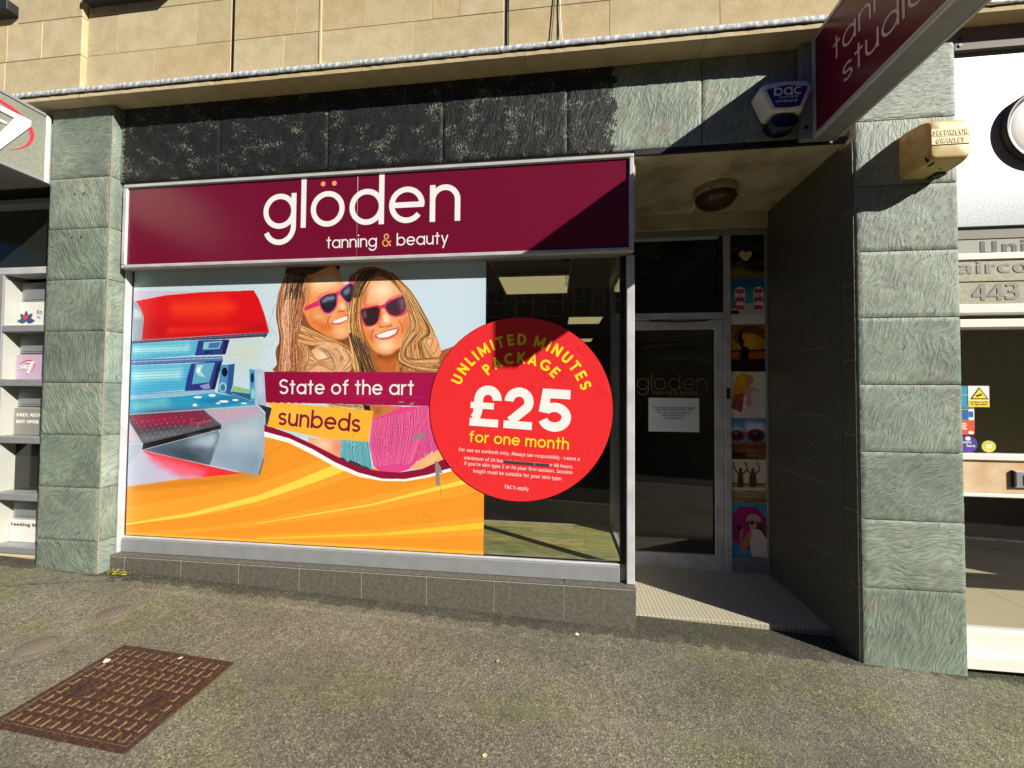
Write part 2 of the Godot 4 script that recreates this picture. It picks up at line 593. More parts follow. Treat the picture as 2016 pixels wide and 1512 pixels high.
func poster_art():
	new_art(1434, 1058, "c2dae8")
	soft("cfe2f0",[569,-25,1426,3,1431,449,582,452],40,0.80)
	soft("ccd4cc",[417,291,587,292,517,397,444,386],24,0.70)
	poly("f09829",[-53,875,496,793,584,637,702,682,905,752,1148,781,1381,738,1517,672,1520,1112,-40,1207])
	poly("f3a433",[-4,953,284,897,558,838,561,929,232,986,-2,1022])
	poly("f3a433",[558,838,843,730,977,787,765,864,561,929])
	poly("f3a433",[0,1051,342,1015,562,976,563,1000,1,1076])
	poly("f3a433",[562,976,1013,869,1343,784,1435,763,1435,834,1014,928,563,1000])
	poly("f3a433",[564,1035,1064,985,1441,923,1441,991,1016,1024,564,1052])
	poly("fbd94e",[1,1015,286,960,560,884,560,907,287,974,1,1020])
	poly("fbd94e",[560,884,713,824,883,753,933,772,739,846,560,907])
	poly("fbd94e",[562,987,1014,897,1362,796,1385,807,1014,904,562,990])
	poly("fdcb35",[564,1043,1064,999,1441,944,1441,966,1064,1009,564,1047])
	poly("f6b038",[2,1050,179,1050,564,1047,564,1058,3,1058])
	poly("f6b038",[564,1047,1442,1046,1442,1056,564,1058])
	soft("d08018",[20,864,493,807,576,809,421,839,21,887],8,0.70)
	stroke("d87a20",[587,735,638,703,684,678],2.0,1.0)
	stroke("d88a2a",[908,775,915,840,945,908,1015,974,1103,1024,1183,1037,1277,1020,1355,976,1418,880],0.8,0.8)
	stroke("8a6a30",[1222,928,1236,930,1238,945,1227,954,1215,944,1217,933,1227,926],0.9,0.9)
	poly("c9c0e0",[1,88,147,91,312,99,147,108,9,129,-1,132])
	poly("d8131b",[9,129,147,108,312,99,527,97,549,131,575,193,595,260,404,268,217,277,44,285,50,196,33,158])
	soft("ee3a1c",[148,134,399,117,474,163,402,201,182,198],16,0.80)
	soft("b00e1a",[54,207,247,221,579,220,592,259,404,267,217,275,47,283],10,0.55)
	soft("f0281e",[152,232,403,229,525,236,404,258,153,266],9,0.70)
	poly("93a3b8",[-1,125,12,130,33,158,50,196,44,285,5,289])
	soft("c4cfdd",[1,154,36,170,46,199,3,198],5,0.80)
	stroke("f2b8c4",[11,130,33,158,50,196,45,282],1.6,1.2)
	poly("4a3f5e",[2,289,217,279,592,261,586,273,577,282,568,277,404,285,217,289,2,300])
	stroke("8a86a4",[2,293,217,284,586,267],1.5,1.5)
	poly("55b4dc",[0,300,296,289,282,347,3,366])
	soft("b4ecf4",[0,311,154,307,268,304,263,329,2,342],10,0.80)
	stroke("2f86c0",[0,308,284,300],1.0,0.8)
	stroke("2f86c0",[1,318,284,310],1.0,0.8)
	stroke("2f86c0",[1,328,284,321],1.0,0.8)
	stroke("2f86c0",[1,338,285,331],1.0,0.8)
	stroke("2f86c0",[2,348,285,342],1.0,0.8)
	stroke("2f86c0",[2,357,285,352],1.0,0.8)
	poly("2b3f88",[296,289,430,287,414,345,282,349])
	poly("7cc8d6",[319,296,398,292,388,323,316,326])
	poly("4a6fb4",[343,300,392,297,383,319,339,321])
	poly("27205c",[408,289,430,287,414,345,399,345])
	poly("1d2450",[327,333,344,332,343,341,326,341])
	poly("1d2450",[349,332,358,331,357,340,348,340])
	poly("4f78bc",[1,366,400,352,405,370,2,387])
	stroke("b4d2ee",[1,373,400,358],2.4,2.2)
	stroke("26356e",[2,386,404,370],2.0,2.0)
	stroke("26356e",[1,366,400,352],1.5,1.2)
	poly("4fb2de",[1,389,268,380,249,483,0,505])
	soft("b8eef6",[1,409,157,400,240,400,228,437,2,455],12,0.80)
	stroke("2a78b8",[0,402,262,392],1.1,0.8)
	stroke("2a78b8",[0,413,260,404],1.1,0.8)
	stroke("2a78b8",[1,425,258,415],1.1,0.8)
	stroke("2a78b8",[1,436,256,426],1.1,0.8)
	stroke("2a78b8",[2,448,254,438],1.1,0.8)
	stroke("2a78b8",[2,459,252,449],1.1,0.8)
	stroke("2a78b8",[3,471,249,460],1.1,0.8)
	stroke("2a78b8",[3,482,247,471],1.1,0.8)
	stroke("2a78b8",[3,494,245,483],1.1,0.8)
	poly("2a3c8c",[268,380,402,369,381,436,367,482,243,487,251,436])
	poly("5fa9cc",[286,381,370,376,348,453,273,462])
	poly("a9dbe6",[296,386,321,386,309,408,332,436,297,425,287,408])
	poly("e8f8fa",[297,396,308,398,304,415,292,415])
	poly("39307e",[276,462,343,467,280,482])
	poly("8c94cc",[305,467,348,457,352,478,324,480])
	poly("1a1f4e",[380,386,402,370,373,482,358,482])
	poly("8fb8de",[0,507,373,481,374,493,1,524])
	stroke("27417e",[1,505,373,480],1.6,1.2)
	poly("2f9cc8",[-1,524,225,508,374,493,527,524,551,540,326,557,2,582])
	soft("8adbe6",[7,529,162,522,194,544,9,572],10,0.70)
	stroke("1f70a8",[5,534,66,527,124,536,181,524],1.2,0.5)
	stroke("1f70a8",[5,539,66,532,124,541,181,529],1.2,0.5)
	stroke("1f70a8",[5,544,66,538,124,546,181,534],1.2,0.5)
	stroke("1f70a8",[5,549,66,543,124,551,181,539],1.2,0.5)
	stroke("1f70a8",[6,554,66,548,125,556,182,544],1.2,0.5)
	stroke("1f70a8",[6,559,67,553,125,561,182,549],1.2,0.5)
	stroke("1f70a8",[6,564,67,558,125,566,182,554],1.2,0.5)
	stroke("1f70a8",[6,570,67,563,125,571,182,559],1.2,0.5)
	stroke("1f70a8",[6,575,67,568,125,577,182,564],1.2,0.5)
	soft("1b6fae",[275,526,447,497,521,524,412,547],6,0.60)
	poly("e6f6fb",[319,512,317,514,313,515,307,516,300,517,293,516,287,515,283,514,281,512,283,510,287,509,293,508,300,507,307,508,313,509,317,510])
	poly("e6f6fb",[378,504,377,506,373,508,368,509,362,510,356,509,350,508,347,506,345,504,347,502,350,500,355,499,362,499,368,499,373,500,377,502])
	poly("e6f6fb",[434,527,432,529,427,531,420,532,412,532,403,532,396,531,391,530,390,528,391,526,396,525,403,523,412,523,420,523,427,524,432,526])
	poly("e6f6fb",[299,543,298,545,296,547,293,548,289,548,285,548,281,547,279,545,278,543,279,541,281,539,284,538,288,537,292,538,296,539,298,541])
	poly("e6f6fb",[475,521,474,523,471,524,466,525,460,526,455,525,450,524,447,523,446,522,447,520,450,519,455,518,460,518,466,518,471,519,474,520])
	poly("e6f6fb",[510,534,509,535,506,536,502,537,497,537,492,537,488,536,485,535,484,534,485,533,488,532,492,531,497,531,502,531,506,532,509,533])
	poly("e6f6fb",[398,535,398,536,395,537,392,538,387,538,383,538,380,537,377,536,376,535,377,534,379,533,383,532,387,532,391,532,395,533,398,534])
	poly("86c08a",[451,466,520,481,526,496,442,487])
	poly("2d5e8c",[441,488,526,497,542,533,435,500])
	stroke("a8d6e6",[445,497,536,527],2.0,2.0)
	poly("4f8cc4",[395,386,429,384,423,498,386,492])
	poly("2c5596",[429,384,455,381,449,464,435,500,423,498])
	poly("141430",[425,414,424,420,422,426,418,430,413,432,408,430,404,426,401,421,400,414,401,407,403,401,407,397,412,396,417,397,421,401,424,407])
	poly("8fd0d0",[422,472,421,479,418,485,413,490,407,491,401,490,395,486,392,479,390,472,391,465,395,459,400,455,406,453,412,455,417,459,421,465])
	poly("3a74a8",[417,473,416,478,414,483,411,486,407,487,403,486,399,483,397,478,396,473,397,468,399,464,402,461,406,460,410,461,413,464,416,468])
	poly("4a98cc",[516,401,540,405,543,536,524,519])
	poly("a6bcdc",[540,405,557,400,581,413,591,474,592,543,544,536])
	soft("c6d4ea",[548,414,575,419,583,496,550,496],8,0.70)
	poly("1c2c5c",[537,436,537,443,535,450,533,454,530,455,528,454,525,450,523,443,523,436,523,428,524,422,527,417,529,416,532,417,535,422,536,428])
	poly("8fd0d8",[541,496,540,505,539,512,537,516,535,518,532,517,530,512,528,505,527,496,528,488,529,481,531,476,533,474,536,476,538,481,540,488])
	poly("2b303c",[554,536,614,550,610,615,589,615,588,567])
	poly("4a4650",[2,583,326,560,405,618,66,699,3,615])
	soft("a01f48",[2,592,163,573,327,570,377,597,291,610,50,637,11,620],14,0.85)
	soft("6f7b84",[32,666,229,639,377,614,396,619,65,698],9,0.70)
	stroke("c8c4d0",[2,584,326,561],1.6,1.6)
	poly("18161c",[66,699,405,618,403,634,62,723])
	poly("d8ccd6",[35,616,35,617,35,617,34,617,33,617,33,617,32,617,32,617,32,616,32,615,32,615,33,615,33,615,34,615,35,615,35,615])
	poly("d8ccd6",[60,613,60,613,60,614,59,614,59,614,58,614,57,614,57,613,57,613,57,612,57,612,58,611,58,611,59,611,60,612,60,612])
	poly("d8ccd6",[85,609,85,610,85,611,84,611,84,611,83,611,82,611,82,610,82,610,82,609,82,608,83,608,83,608,84,608,85,608,85,609])
	poly("d8ccd6",[110,606,110,607,110,607,109,608,108,608,108,608,107,607,107,607,107,606,107,606,107,605,108,605,108,605,109,605,110,605,110,606])
	poly("d8ccd6",[135,603,135,604,134,604,134,604,133,604,133,604,132,604,132,604,132,603,132,602,132,602,133,602,133,602,134,602,134,602,135,602])
	poly("d8ccd6",[160,600,160,600,159,601,159,601,158,601,157,601,157,601,157,600,156,600,156,599,157,599,157,598,158,598,159,598,159,599,160,599])
	poly("d8ccd6",[184,597,184,597,184,598,183,598,183,598,182,598,182,598,181,597,181,597,181,596,181,596,182,595,183,595,183,595,184,596,184,596])
	poly("d8ccd6",[209,593,209,594,208,594,208,595,207,595,207,595,206,594,206,594,206,593,206,593,206,592,207,592,207,592,208,592,208,592,209,593])
	poly("d8ccd6",[233,590,233,591,233,591,232,592,232,592,231,592,231,591,230,591,230,590,230,590,231,589,231,589,232,589,232,589,233,589,233,590])
	poly("d8ccd6",[47,631,47,632,47,632,46,632,46,633,45,633,44,632,44,632,44,631,44,631,44,630,45,630,46,630,46,630,47,630,47,631])
	poly("d8ccd6",[72,628,72,628,72,629,71,629,71,629,70,629,69,629,69,628,69,628,69,627,69,627,70,627,71,626,71,626,72,627,72,627])
	poly("d8ccd6",[97,625,97,625,97,626,96,626,96,626,95,626,94,626,94,625,94,625,94,624,94,624,95,623,96,623,96,623,97,624,97,624])
	poly("d8ccd6",[122,621,122,622,122,622,121,623,121,623,120,623,119,622,119,622,119,621,119,621,119,620,120,620,120,620,121,620,122,620,122,621])
	poly("d8ccd6",[147,618,147,619,146,619,146,619,145,620,145,619,144,619,144,619,144,618,144,618,144,617,145,617,145,617,146,617,146,617,147,617])
	poly("d8ccd6",[172,615,172,615,171,616,171,616,170,616,169,616,169,616,168,615,168,615,168,614,169,614,169,613,170,613,171,613,171,614,171,614])
	poly("d8ccd6",[196,612,196,612,196,613,195,613,195,613,194,613,193,613,193,612,193,612,193,611,193,611,194,610,195,610,195,610,196,611,196,611])
	poly("d8ccd6",[221,608,221,609,220,609,220,610,219,610,219,610,218,609,218,609,217,608,218,608,218,607,218,607,219,607,220,607,220,607,221,608])
	poly("d8ccd6",[245,605,245,606,245,606,244,607,244,607,243,607,242,606,242,606,242,605,242,605,242,604,243,604,243,604,244,604,245,604,245,605])
	poly("d8ccd6",[59,646,59,647,59,647,58,648,58,648,57,648,57,647,56,647,56,646,56,646,57,645,57,645,58,645,58,645,59,645,59,646])
	poly("d8ccd6",[84,643,84,643,84,644,83,644,83,644,82,644,82,644,81,644,81,643,81,642,82,642,82,642,83,641,83,642,84,642,84,642])
	poly("d8ccd6",[109,640,109,640,109,641,108,641,108,641,107,641,107,641,106,640,106,640,106,639,106,639,107,638,108,638,108,638,109,639,109,639])
	poly("d8ccd6",[134,636,134,637,134,637,133,638,133,638,132,638,131,637,131,637,131,636,131,636,131,635,132,635,132,635,133,635,134,635,134,636])
	poly("d8ccd6",[159,633,159,634,158,634,158,634,157,635,157,634,156,634,156,634,156,633,156,633,156,632,157,632,157,632,158,632,158,632,159,633])
	poly("d8ccd6",[184,630,183,630,183,631,183,631,182,631,181,631,181,631,180,630,180,630,180,629,181,629,181,628,182,628,182,628,183,629,183,629])
	poly("d8ccd6",[208,627,208,627,208,628,207,628,207,628,206,628,205,628,205,627,205,627,205,626,205,626,206,625,206,625,207,625,208,626,208,626])
	poly("d8ccd6",[233,623,232,624,232,624,232,625,231,625,230,625,230,624,229,624,229,623,229,623,230,622,230,622,231,622,232,622,232,622,232,623])
	poly("d8ccd6",[72,661,71,662,71,662,71,663,70,663,69,663,69,662,68,662,68,661,68,661,69,660,69,660,70,660,71,660,71,660,71,661])
	poly("d8ccd6",[97,658,96,659,96,659,96,659,95,659,94,659,94,659,93,659,93,658,93,657,94,657,94,657,95,657,95,657,96,657,96,657])
	poly("d8ccd6",[121,655,121,655,121,656,120,656,120,656,119,656,119,656,118,655,118,655,118,654,119,654,119,653,120,653,120,653,121,654,121,654])
	poly("d8ccd6",[146,651,146,652,146,652,145,653,145,653,144,653,143,652,143,652,143,651,143,651,143,650,144,650,144,650,145,650,146,650,146,651])
	poly("d8ccd6",[171,648,171,649,170,649,170,649,169,650,169,649,168,649,168,649,168,648,168,648,168,647,169,647,169,647,170,647,170,647,171,647])
	poly("d8ccd6",[195,645,195,645,195,646,194,646,194,646,193,646,193,646,192,645,192,645,192,644,193,644,193,643,194,643,194,643,195,644,195,644])
	poly("d8ccd6",[220,641,220,642,220,643,219,643,218,643,218,643,217,643,217,642,217,642,217,641,217,641,218,640,218,640,219,640,219,640,220,641])
	poly("d8ccd6",[244,638,244,639,244,639,243,640,243,640,242,640,242,639,241,639,241,638,241,638,242,637,242,637,243,637,243,637,244,637,244,638])
	poly("d8ccd6",[84,676,84,677,83,677,83,678,82,678,81,678,81,677,81,677,80,676,80,676,81,675,81,675,82,675,83,675,83,675,84,676])
	poly("d8ccd6",[109,673,109,674,108,674,108,674,107,675,106,674,106,674,105,674,105,673,105,673,106,672,106,672,107,672,108,672,108,672,108,672])
	poly("d8ccd6",[133,670,133,670,133,671,132,671,132,671,131,671,131,671,130,670,130,670,130,669,131,669,131,668,132,668,132,668,133,669,133,669])
	poly("d8ccd6",[158,666,158,667,158,667,157,668,157,668,156,668,155,667,155,667,155,666,155,666,155,665,156,665,156,665,157,665,158,665,158,666])
	poly("d8ccd6",[183,663,183,664,182,664,182,664,181,665,181,664,180,664,180,664,180,663,180,663,180,662,180,662,181,662,182,662,182,662,183,662])
	poly("d8ccd6",[207,660,207,660,207,661,206,661,206,661,205,661,205,661,204,660,204,660,204,659,205,659,205,658,206,658,206,658,207,659,207,659])
	poly("d8ccd6",[232,656,232,657,231,657,231,658,230,658,230,658,229,657,229,657,229,656,229,656,229,655,229,655,230,655,231,655,231,655,232,656])
	poly("9db3c6",[326,560,554,543,585,572,590,660,584,741,567,805,358,774,397,664,405,618])
	soft("c2a4be",[336,564,552,547,579,570,475,599,408,616],10,0.90)
	soft("6f8fa8",[369,736,419,768,564,796,583,730,479,750],18,0.80)
	soft("bccbd8",[415,630,571,594,584,660,453,695],18,0.70)
	poly("56687a",[62,723,394,638,396,664,358,774])
	soft("a9bdcc",[243,681,393,642,392,675,368,714,306,699],12,0.90)
	soft("2e3b48",[105,726,263,717,351,770,295,760],10,0.70)
	stroke("dfe6ee",[62,723,390,638],1.8,1.6)
	stroke("30404c",[405,619,396,664,381,719,358,774],1.2,1.0)
	poly("aebccf",[-8,672,1,615,62,696,62,723,1,792])
	soft("e3b9c8",[-2,632,52,693,0,689],6,0.60)
	stroke("e8eef4",[-3,702,62,698],1.2,1.2)
	poly("c9c0dc",[54,725,492,802,235,832,1,868,3,797])
	poly("f0303c",[59,725,497,802,335,821,190,786])
	soft("f06a86",[73,730,334,792,359,817,248,828,106,766],12,0.90)
	soft("b8c4d8",[2,803,48,736,107,777,122,844,4,865],12,0.70)
	stroke("1c2028",[584,744,577,774,567,805],2.5,3.5)
	stroke("ff5a66",[288,598,276,595,272,605,282,610,273,615,271,623,285,620],1.7,1.4)
	stroke("ff5a66",[288,618,294,610,298,612],1.7,1.4)
	stroke("ff5a66",[308,611,300,611,301,619,309,615,308,610,306,629,299,632,303,622],1.7,1.4)
	stroke("ff5a66",[319,607,312,610,314,615,322,612,319,607],1.7,1.4)
	stroke("ff5a66",[325,609,331,594,329,610,335,608],1.7,1.4)
	stroke("ff5a66",[338,603,337,609,343,607],1.7,1.4)
	stroke("ff5a66",[344,600,345,608,349,600,353,607],1.7,1.4)
	stroke("ff5a66",[356,602,360,599,354,599,355,605,365,600],1.7,1.4)
	poly("8a5238",[688,1,656,42,637,91,624,153,623,205,636,256,641,292,624,332,631,380,640,414,968,414,949,373,936,309,922,238,906,94,894,84,872,32,859,6],true)
	poly("a5663c",[913,73,933,43,976,21,1024,23,1077,45,1117,82,1162,143,1199,192,1226,238,1250,277,1269,329,1271,413,965,414,933,309,919,202],true)
	poly("3c2a26",[688,1,860,6,872,28,843,12,775,38,740,50,722,101,691,100,656,42],true)
	poly("f09c62",[741,49,775,37,840,11,861,19,878,48,895,84,903,130,912,166,916,188,922,220,925,266,917,281,887,292,857,289,811,266,764,237,740,195,731,170,740,108],true)
	soft("ffdcb8",[756,65,821,31,867,43,883,83,822,107,761,102],14,0.90)
	soft("d8702e",[747,185,794,196,833,237,849,273,818,265,772,236],14,0.80)
	soft("f7bf8e",[824,197,870,190,848,222,817,222],9,0.80)
	soft("f8c08a",[856,244,909,234,917,273,887,284,860,273],10,0.80)
	soft("c86a34",[741,101,753,101,751,178,741,185],6,0.60)
	stroke("b8622e",[847,197,835,215,839,233,848,251],2.2,1.0)
	poly("d8606a",[844,230,878,214,912,195,917,213,886,232,853,235],true)
	poly("fbf6f0",[853,223,882,211,910,202,910,216,886,226,858,230])
	stroke("e2cfc4",[861,220,862,229],0.5,0.5)
	stroke("e2cfc4",[869,217,870,227],0.5,0.5)
	stroke("e2cfc4",[876,214,877,225],0.5,0.5)
	stroke("e2cfc4",[884,212,885,223],0.5,0.5)
	stroke("e2cfc4",[891,209,892,221],0.5,0.5)
	stroke("e2cfc4",[899,206,900,219],0.5,0.5)
	stroke("e2cfc4",[906,203,907,217],0.5,0.5)
	soft("fad4b0",[873,155,896,151,904,177,885,182],6,0.90)
	stroke("c06a38",[874,187,885,182,897,185,911,179],2.0,1.4)
	stroke("b05a30",[788,133,807,118,842,107],2.4,1.2)
	soft("8a4420",[826,269,857,289,887,293,917,283,925,295,872,309],6,0.70)
	poly("f4a870",[962,149,977,96,1003,69,1040,55,1081,71,1114,110,1137,142,1152,192,1157,234,1139,286,1121,321,1089,346,1052,353,1026,340,1000,309,980,267,968,217],true)
	poly("c46a34",[1019,340,1052,353,1089,346,1121,321,1111,380,1119,413,1050,413],true)
	soft("7c3a18",[1023,340,1074,353,1121,323,1120,345,1075,370,1030,363],8,0.70)
	soft("ffe4c8",[1007,79,1055,62,1100,106,1071,144,1004,150],18,0.90)
	soft("d9742f",[976,238,1003,260,1018,303,1045,338,1007,313,984,274],10,0.80)
	soft("e5874c",[1112,219,1145,205,1153,241,1124,296,1110,275],10,0.70)
	soft("ffd8b0",[1029,296,1084,292,1103,317,1059,338,1030,324],12,0.85)
	soft("f08c78",[999,253,1021,246,1021,274,999,274],9,0.60)
	soft("fbd2b2",[1042,204,1068,201,1083,222,1061,236],7,0.90)
	stroke("cc7044",[1036,241,1050,245,1069,242,1087,236],2.0,1.5)
	stroke("c8683c",[1017,253,1010,274,1013,295],1.8,0.8)
	stroke("c8683c",[1109,222,1124,247,1120,272],1.6,0.8)
	poly("d4626c",[1017,278,1054,263,1110,248,1104,275,1073,291,1039,292],true)
	poly("fcf7f2",[1025,276,1065,263,1106,253,1099,270,1069,284,1036,286])
	stroke("e6d4cc",[1036,274,1037,284],0.5,0.5)
	stroke("e6d4cc",[1045,272,1046,282],0.5,0.5)
	stroke("e6d4cc",[1054,269,1054,280],0.5,0.5)
	stroke("e6d4cc",[1063,266,1063,278],0.5,0.5)
	stroke("e6d4cc",[1071,263,1071,276],0.5,0.5)
	stroke("e6d4cc",[1080,261,1080,274],0.5,0.5)
	stroke("e6d4cc",[1089,258,1088,272],0.5,0.5)
	stroke("e6d4cc",[1098,255,1096,270],0.5,0.5)
	stroke("b86a3c",[975,167,997,160,1034,158],2.2,1.0)
	stroke("b86a3c",[1060,155,1082,136,1115,127],2.4,1.0)
	soft("c8703c",[885,187,904,183,912,187,896,192],4,0.70)
	soft("d98850",[824,164,847,201,833,229,809,200],10,0.50)
	stroke("9a4c28",[732,184,748,221,780,250,818,272],2.2,1.2)
	soft("d07a48",[1028,218,1039,239,1036,246,1021,235],5,0.60)
	soft("c96c3a",[1047,242,1072,240,1083,236,1069,248],4,0.70)
	soft("fce0c8",[990,203,1010,246,995,253],8,0.60)
	soft("d88050",[1141,191,1156,206,1155,262,1139,275],8,0.70)
	soft("b85a28",[963,153,974,110,992,82,982,139,972,188],7,0.70)
	soft("c06a34",[744,50,756,50,750,134,739,163],6,0.70)
	soft("ffe8d0",[1016,168,1031,165,1027,189],6,0.40)
	soft("ffd9b0",[778,185,809,200,806,222,779,214],9,0.60)
	soft("e07038",[818,233,840,229,849,258,826,251],7,0.60)
	stroke("c4703c",[1048,190,1043,214,1035,236],3.4,2.0)
	stroke("a8582c",[1036,241,1044,247,1053,245],4.0,3.0)
	stroke("a8582c",[1069,244,1079,244,1086,236],4.0,3.0)
	soft("ffe6cc",[1053,200,1067,201,1072,229,1059,231],5,0.80)
	stroke("b8622e",[902,155,912,177,910,186],3.0,2.4)
	stroke("a05026",[876,189,885,184,895,188],3.6,2.6)
	stroke("b05a2c",[1014,255,1006,274,1010,300],3.2,1.6)
	stroke("b05a2c",[1112,226,1126,249,1123,275],3.0,1.6)
	stroke("a8562a",[844,201,832,217,836,237,846,255],3.4,1.8)
	poly("d82f62",[737,167,793,141,808,153,804,160,739,180])
	poly("e24486",[791,139,808,125,826,116,861,112,872,129,869,165,849,190,824,193,804,176,794,154],true)
	poly("2c2632",[799,143,823,123,862,118,866,136,863,165,843,186,824,187,809,172],true)
	soft("8d9ab8",[808,139,831,127,859,124,861,140,827,146,808,153],5,0.75)
	poly("dc3a6c",[861,112,880,105,884,120,870,126])
	poly("e24486",[876,106,913,79,933,75,939,95,938,138,923,155,906,153,886,130],true)
	poly("262634",[883,109,913,85,929,85,933,109,930,138,919,150,907,147,889,128],true)
	soft("7f8fb2",[889,110,913,91,921,95,918,120,895,126],5,0.70)
	stroke("f6a8cc",[808,126,826,117,861,113],1.4,1.0)
	stroke("f6a8cc",[883,102,913,79,932,77],1.2,0.8)
	poly("da2f58",[960,184,982,170,1027,163,1041,175,1037,218,1015,240,983,244,969,221],true)
	poly("332626",[964,185,983,177,1031,172,1033,204,1021,233,991,239,975,221],true)
	soft("7a6460",[968,188,983,182,987,210,976,217],5,0.70)
	poly("dc3a62",[1031,168,1057,160,1060,174,1038,180])
	poly("da3668",[1053,163,1082,141,1136,124,1145,138,1140,191,1109,209,1078,204,1059,184],true)
	poly("46303a",[1060,166,1086,148,1133,133,1137,149,1132,184,1105,203,1079,198,1064,182],true)
	soft("8a5a74",[1107,141,1133,135,1136,177,1116,191],6,0.70)
	stroke("f29ab4",[982,172,1027,165],1.3,1.0)
	stroke("f6a6c0",[1083,142,1136,126],1.4,1.0)
	stroke("f0b0cc",[1139,135,1137,191],1.6,1.0)
	poly("a8603a",[1265,337,1311,322,1342,308,1344,413,1263,413])
	poly("eba878",[1200,266,1218,260,1243,273,1265,311,1271,346,1241,367,1191,378,1168,367,1171,340,1187,304],true)
	soft("fcd6b4",[1214,269,1236,280,1215,318,1197,311],7,0.90)
	stroke("a85a34",[1222,266,1215,304,1180,363],2.6,1.2)
	stroke("a85a34",[1242,276,1234,318,1198,373],2.6,1.2)
	stroke("a85a34",[1262,308,1251,339,1219,369],2.6,1.2)
	poly("fbe6da",[1180,349,1180,352,1179,355,1177,357,1175,357,1173,357,1172,355,1171,352,1170,349,1170,346,1172,343,1173,341,1175,341,1177,341,1179,343,1180,346])
	poly("fbe6da",[1183,365,1183,368,1182,371,1180,372,1178,373,1176,372,1175,371,1174,368,1173,365,1174,361,1175,359,1176,357,1178,356,1180,357,1182,359,1183,361])
	poly("fbe6da",[1199,370,1199,373,1198,376,1196,378,1194,378,1192,378,1191,376,1190,373,1189,370,1189,367,1191,364,1192,362,1194,362,1196,362,1198,364,1199,367])
	hair(34,1,2.4,"d98a58 eab085 7a3e24 b8683c f2c8a4 94502e",[741,50,740,126,721,213,713,289,718,412],[664,37,632,124,628,212,644,292,636,409])
	hair(10,2,1.6,"2c201c 4c342a 6a4630",[775,29,748,47,729,90,727,133],[689,8,670,52,663,99,658,136])
	hair(22,3,2.2,"d48c4c a2582a f2c488 e4a662 6e3a1c",[725,241,795,272,872,302,928,332,951,376],[713,297,781,310,850,310,907,344,942,412])
	poly("e6ae84",[774,329,827,308,880,323,911,348,920,412,760,412,763,358],true)
	soft("f6d2b4",[781,330,831,315,858,344,828,387,782,380],12,0.80)
	hair(14,4,1.8,"f3cfa4 d99a66 c07a48 fbe6c8",[781,319,827,341,851,380,848,412],[918,330,937,359,927,387,897,412])
	hair(9,5,1.5,"f0c898 d2905c 9a5a34",[727,336,766,329,797,365,850,344],[720,365,752,412,798,387,859,408])
	hair(20,6,2.2,"8a4c28 c98450 e6b888 b06a3a",[707,297,728,344,717,380,714,414],[750,315,766,344,756,380,749,414])
	hair(20,7,2.4,"da9650 b06428 f6c886 74401c e8ae64",[943,48,931,131,920,216,927,295,950,412],[1010,56,965,131,961,217,979,295,992,412])
	hair(16,8,2.2,"5a3620 2c1d16 8a5630 c98e56",[924,270,936,309,956,359,968,414],[985,302,997,338,1008,373,1031,414])
	hair(10,9,1.8,"38261e 5c3c2a 7c5236",[972,35,950,59,932,95,924,138],[1032,30,1003,54,973,89,959,131])
	hair(8,10,1.6,"5c3c28 8a5c38 c08a58",[1028,30,1069,56,1107,96,1122,121],[1036,55,1062,62,1092,85,1111,110])
	hair(30,11,2.4,"dc984e ba6c2c f8ce8c 6e3c1a eab26a 94521f",[1080,59,1122,110,1144,177,1160,241,1128,310,1112,412],[1080,45,1151,114,1199,192,1243,276,1215,304,1269,401])
	hair(18,12,2.4,"eab06a bc7030 f8d294 7e4620 d48f48",[1153,262,1125,317,1140,380,1255,394],[1182,269,1136,331,1155,366,1269,360])
	hair(16,13,2.0,"e0a868 a8662e f4d09a 7a4622",[1114,345,1118,373,1169,398,1263,413],[1121,324,1133,359,1184,384,1276,387])
	stroke("7a6a64",[625,150,599,212,596,241,628,270],0.5,0.5)
	stroke("7a6a64",[629,135,610,168,607,197],0.5,0.5)
	smooth(578,0,1326,413,0.50)
	smooth(0,85,607,844,0.62)
	poly("efb088",[757,658,895,665,894,734,772,683])
	soft("f8d0b0",[781,666,855,671,846,707,800,687],10,0.80)
	soft("e07a60",[868,668,893,668,893,727,874,719],8,0.60)
	poly("cfe4ea",[734,654,763,658,765,674,734,663])
	poly("d8a878",[842,527,988,534,988,564,843,549])
	hair(12,20,1.8,"f3dcb0 b08050 e8c088 6a4a30",[852,531,897,533,943,535,979,536],[870,548,907,552,947,554,984,561])
	poly("332018",[979,534,1010,536,1018,585,988,564])
	poly("c97e48",[1005,534,1129,538,1129,542,1024,585,1011,589])
	soft("a85a2c",[1014,538,1059,542,1033,576],8,0.70)
	poly("3a3c44",[894,723,1010,766,1017,777,965,763,894,734])
	poly("58b0c2",[895,665,1001,669,1018,774,1005,766,983,754,976,759,965,744,951,747,942,734,920,747,910,733,894,729])
	tassels(19,"58b6c8","b4ecf0","1f6076",[898,668,897,702,901,733],[998,670,1004,716,1015,772])
	poly("e8468e",[1015,587,1073,565,1125,540,1238,536,1238,581,1252,643,1266,692,1251,701,1244,677,1236,712,1225,706,1218,677,1212,723,1197,732,1185,736,1176,753,1155,767,1120,779,1045,776,1023,758,1004,679])
	poly("efb478",[1157,765,1180,744,1215,719,1270,690,1292,725,1207,764])
	soft("f6c890",[1206,731,1262,709,1270,725,1215,752],10,0.80)
	tassels(34,"ee4a94","ff9cc8","a8145c",[1020,590,1008,678,1030,768],[1212,541,1213,619,1174,749])
	tassels(12,"ee4a94","ff9cc8","a8145c",[1184,540,1194,619,1208,727],[1238,540,1247,618,1265,695])
	stroke("ff6a86",[1229,544,1223,581,1200,599,1169,595],3.0,2.0)
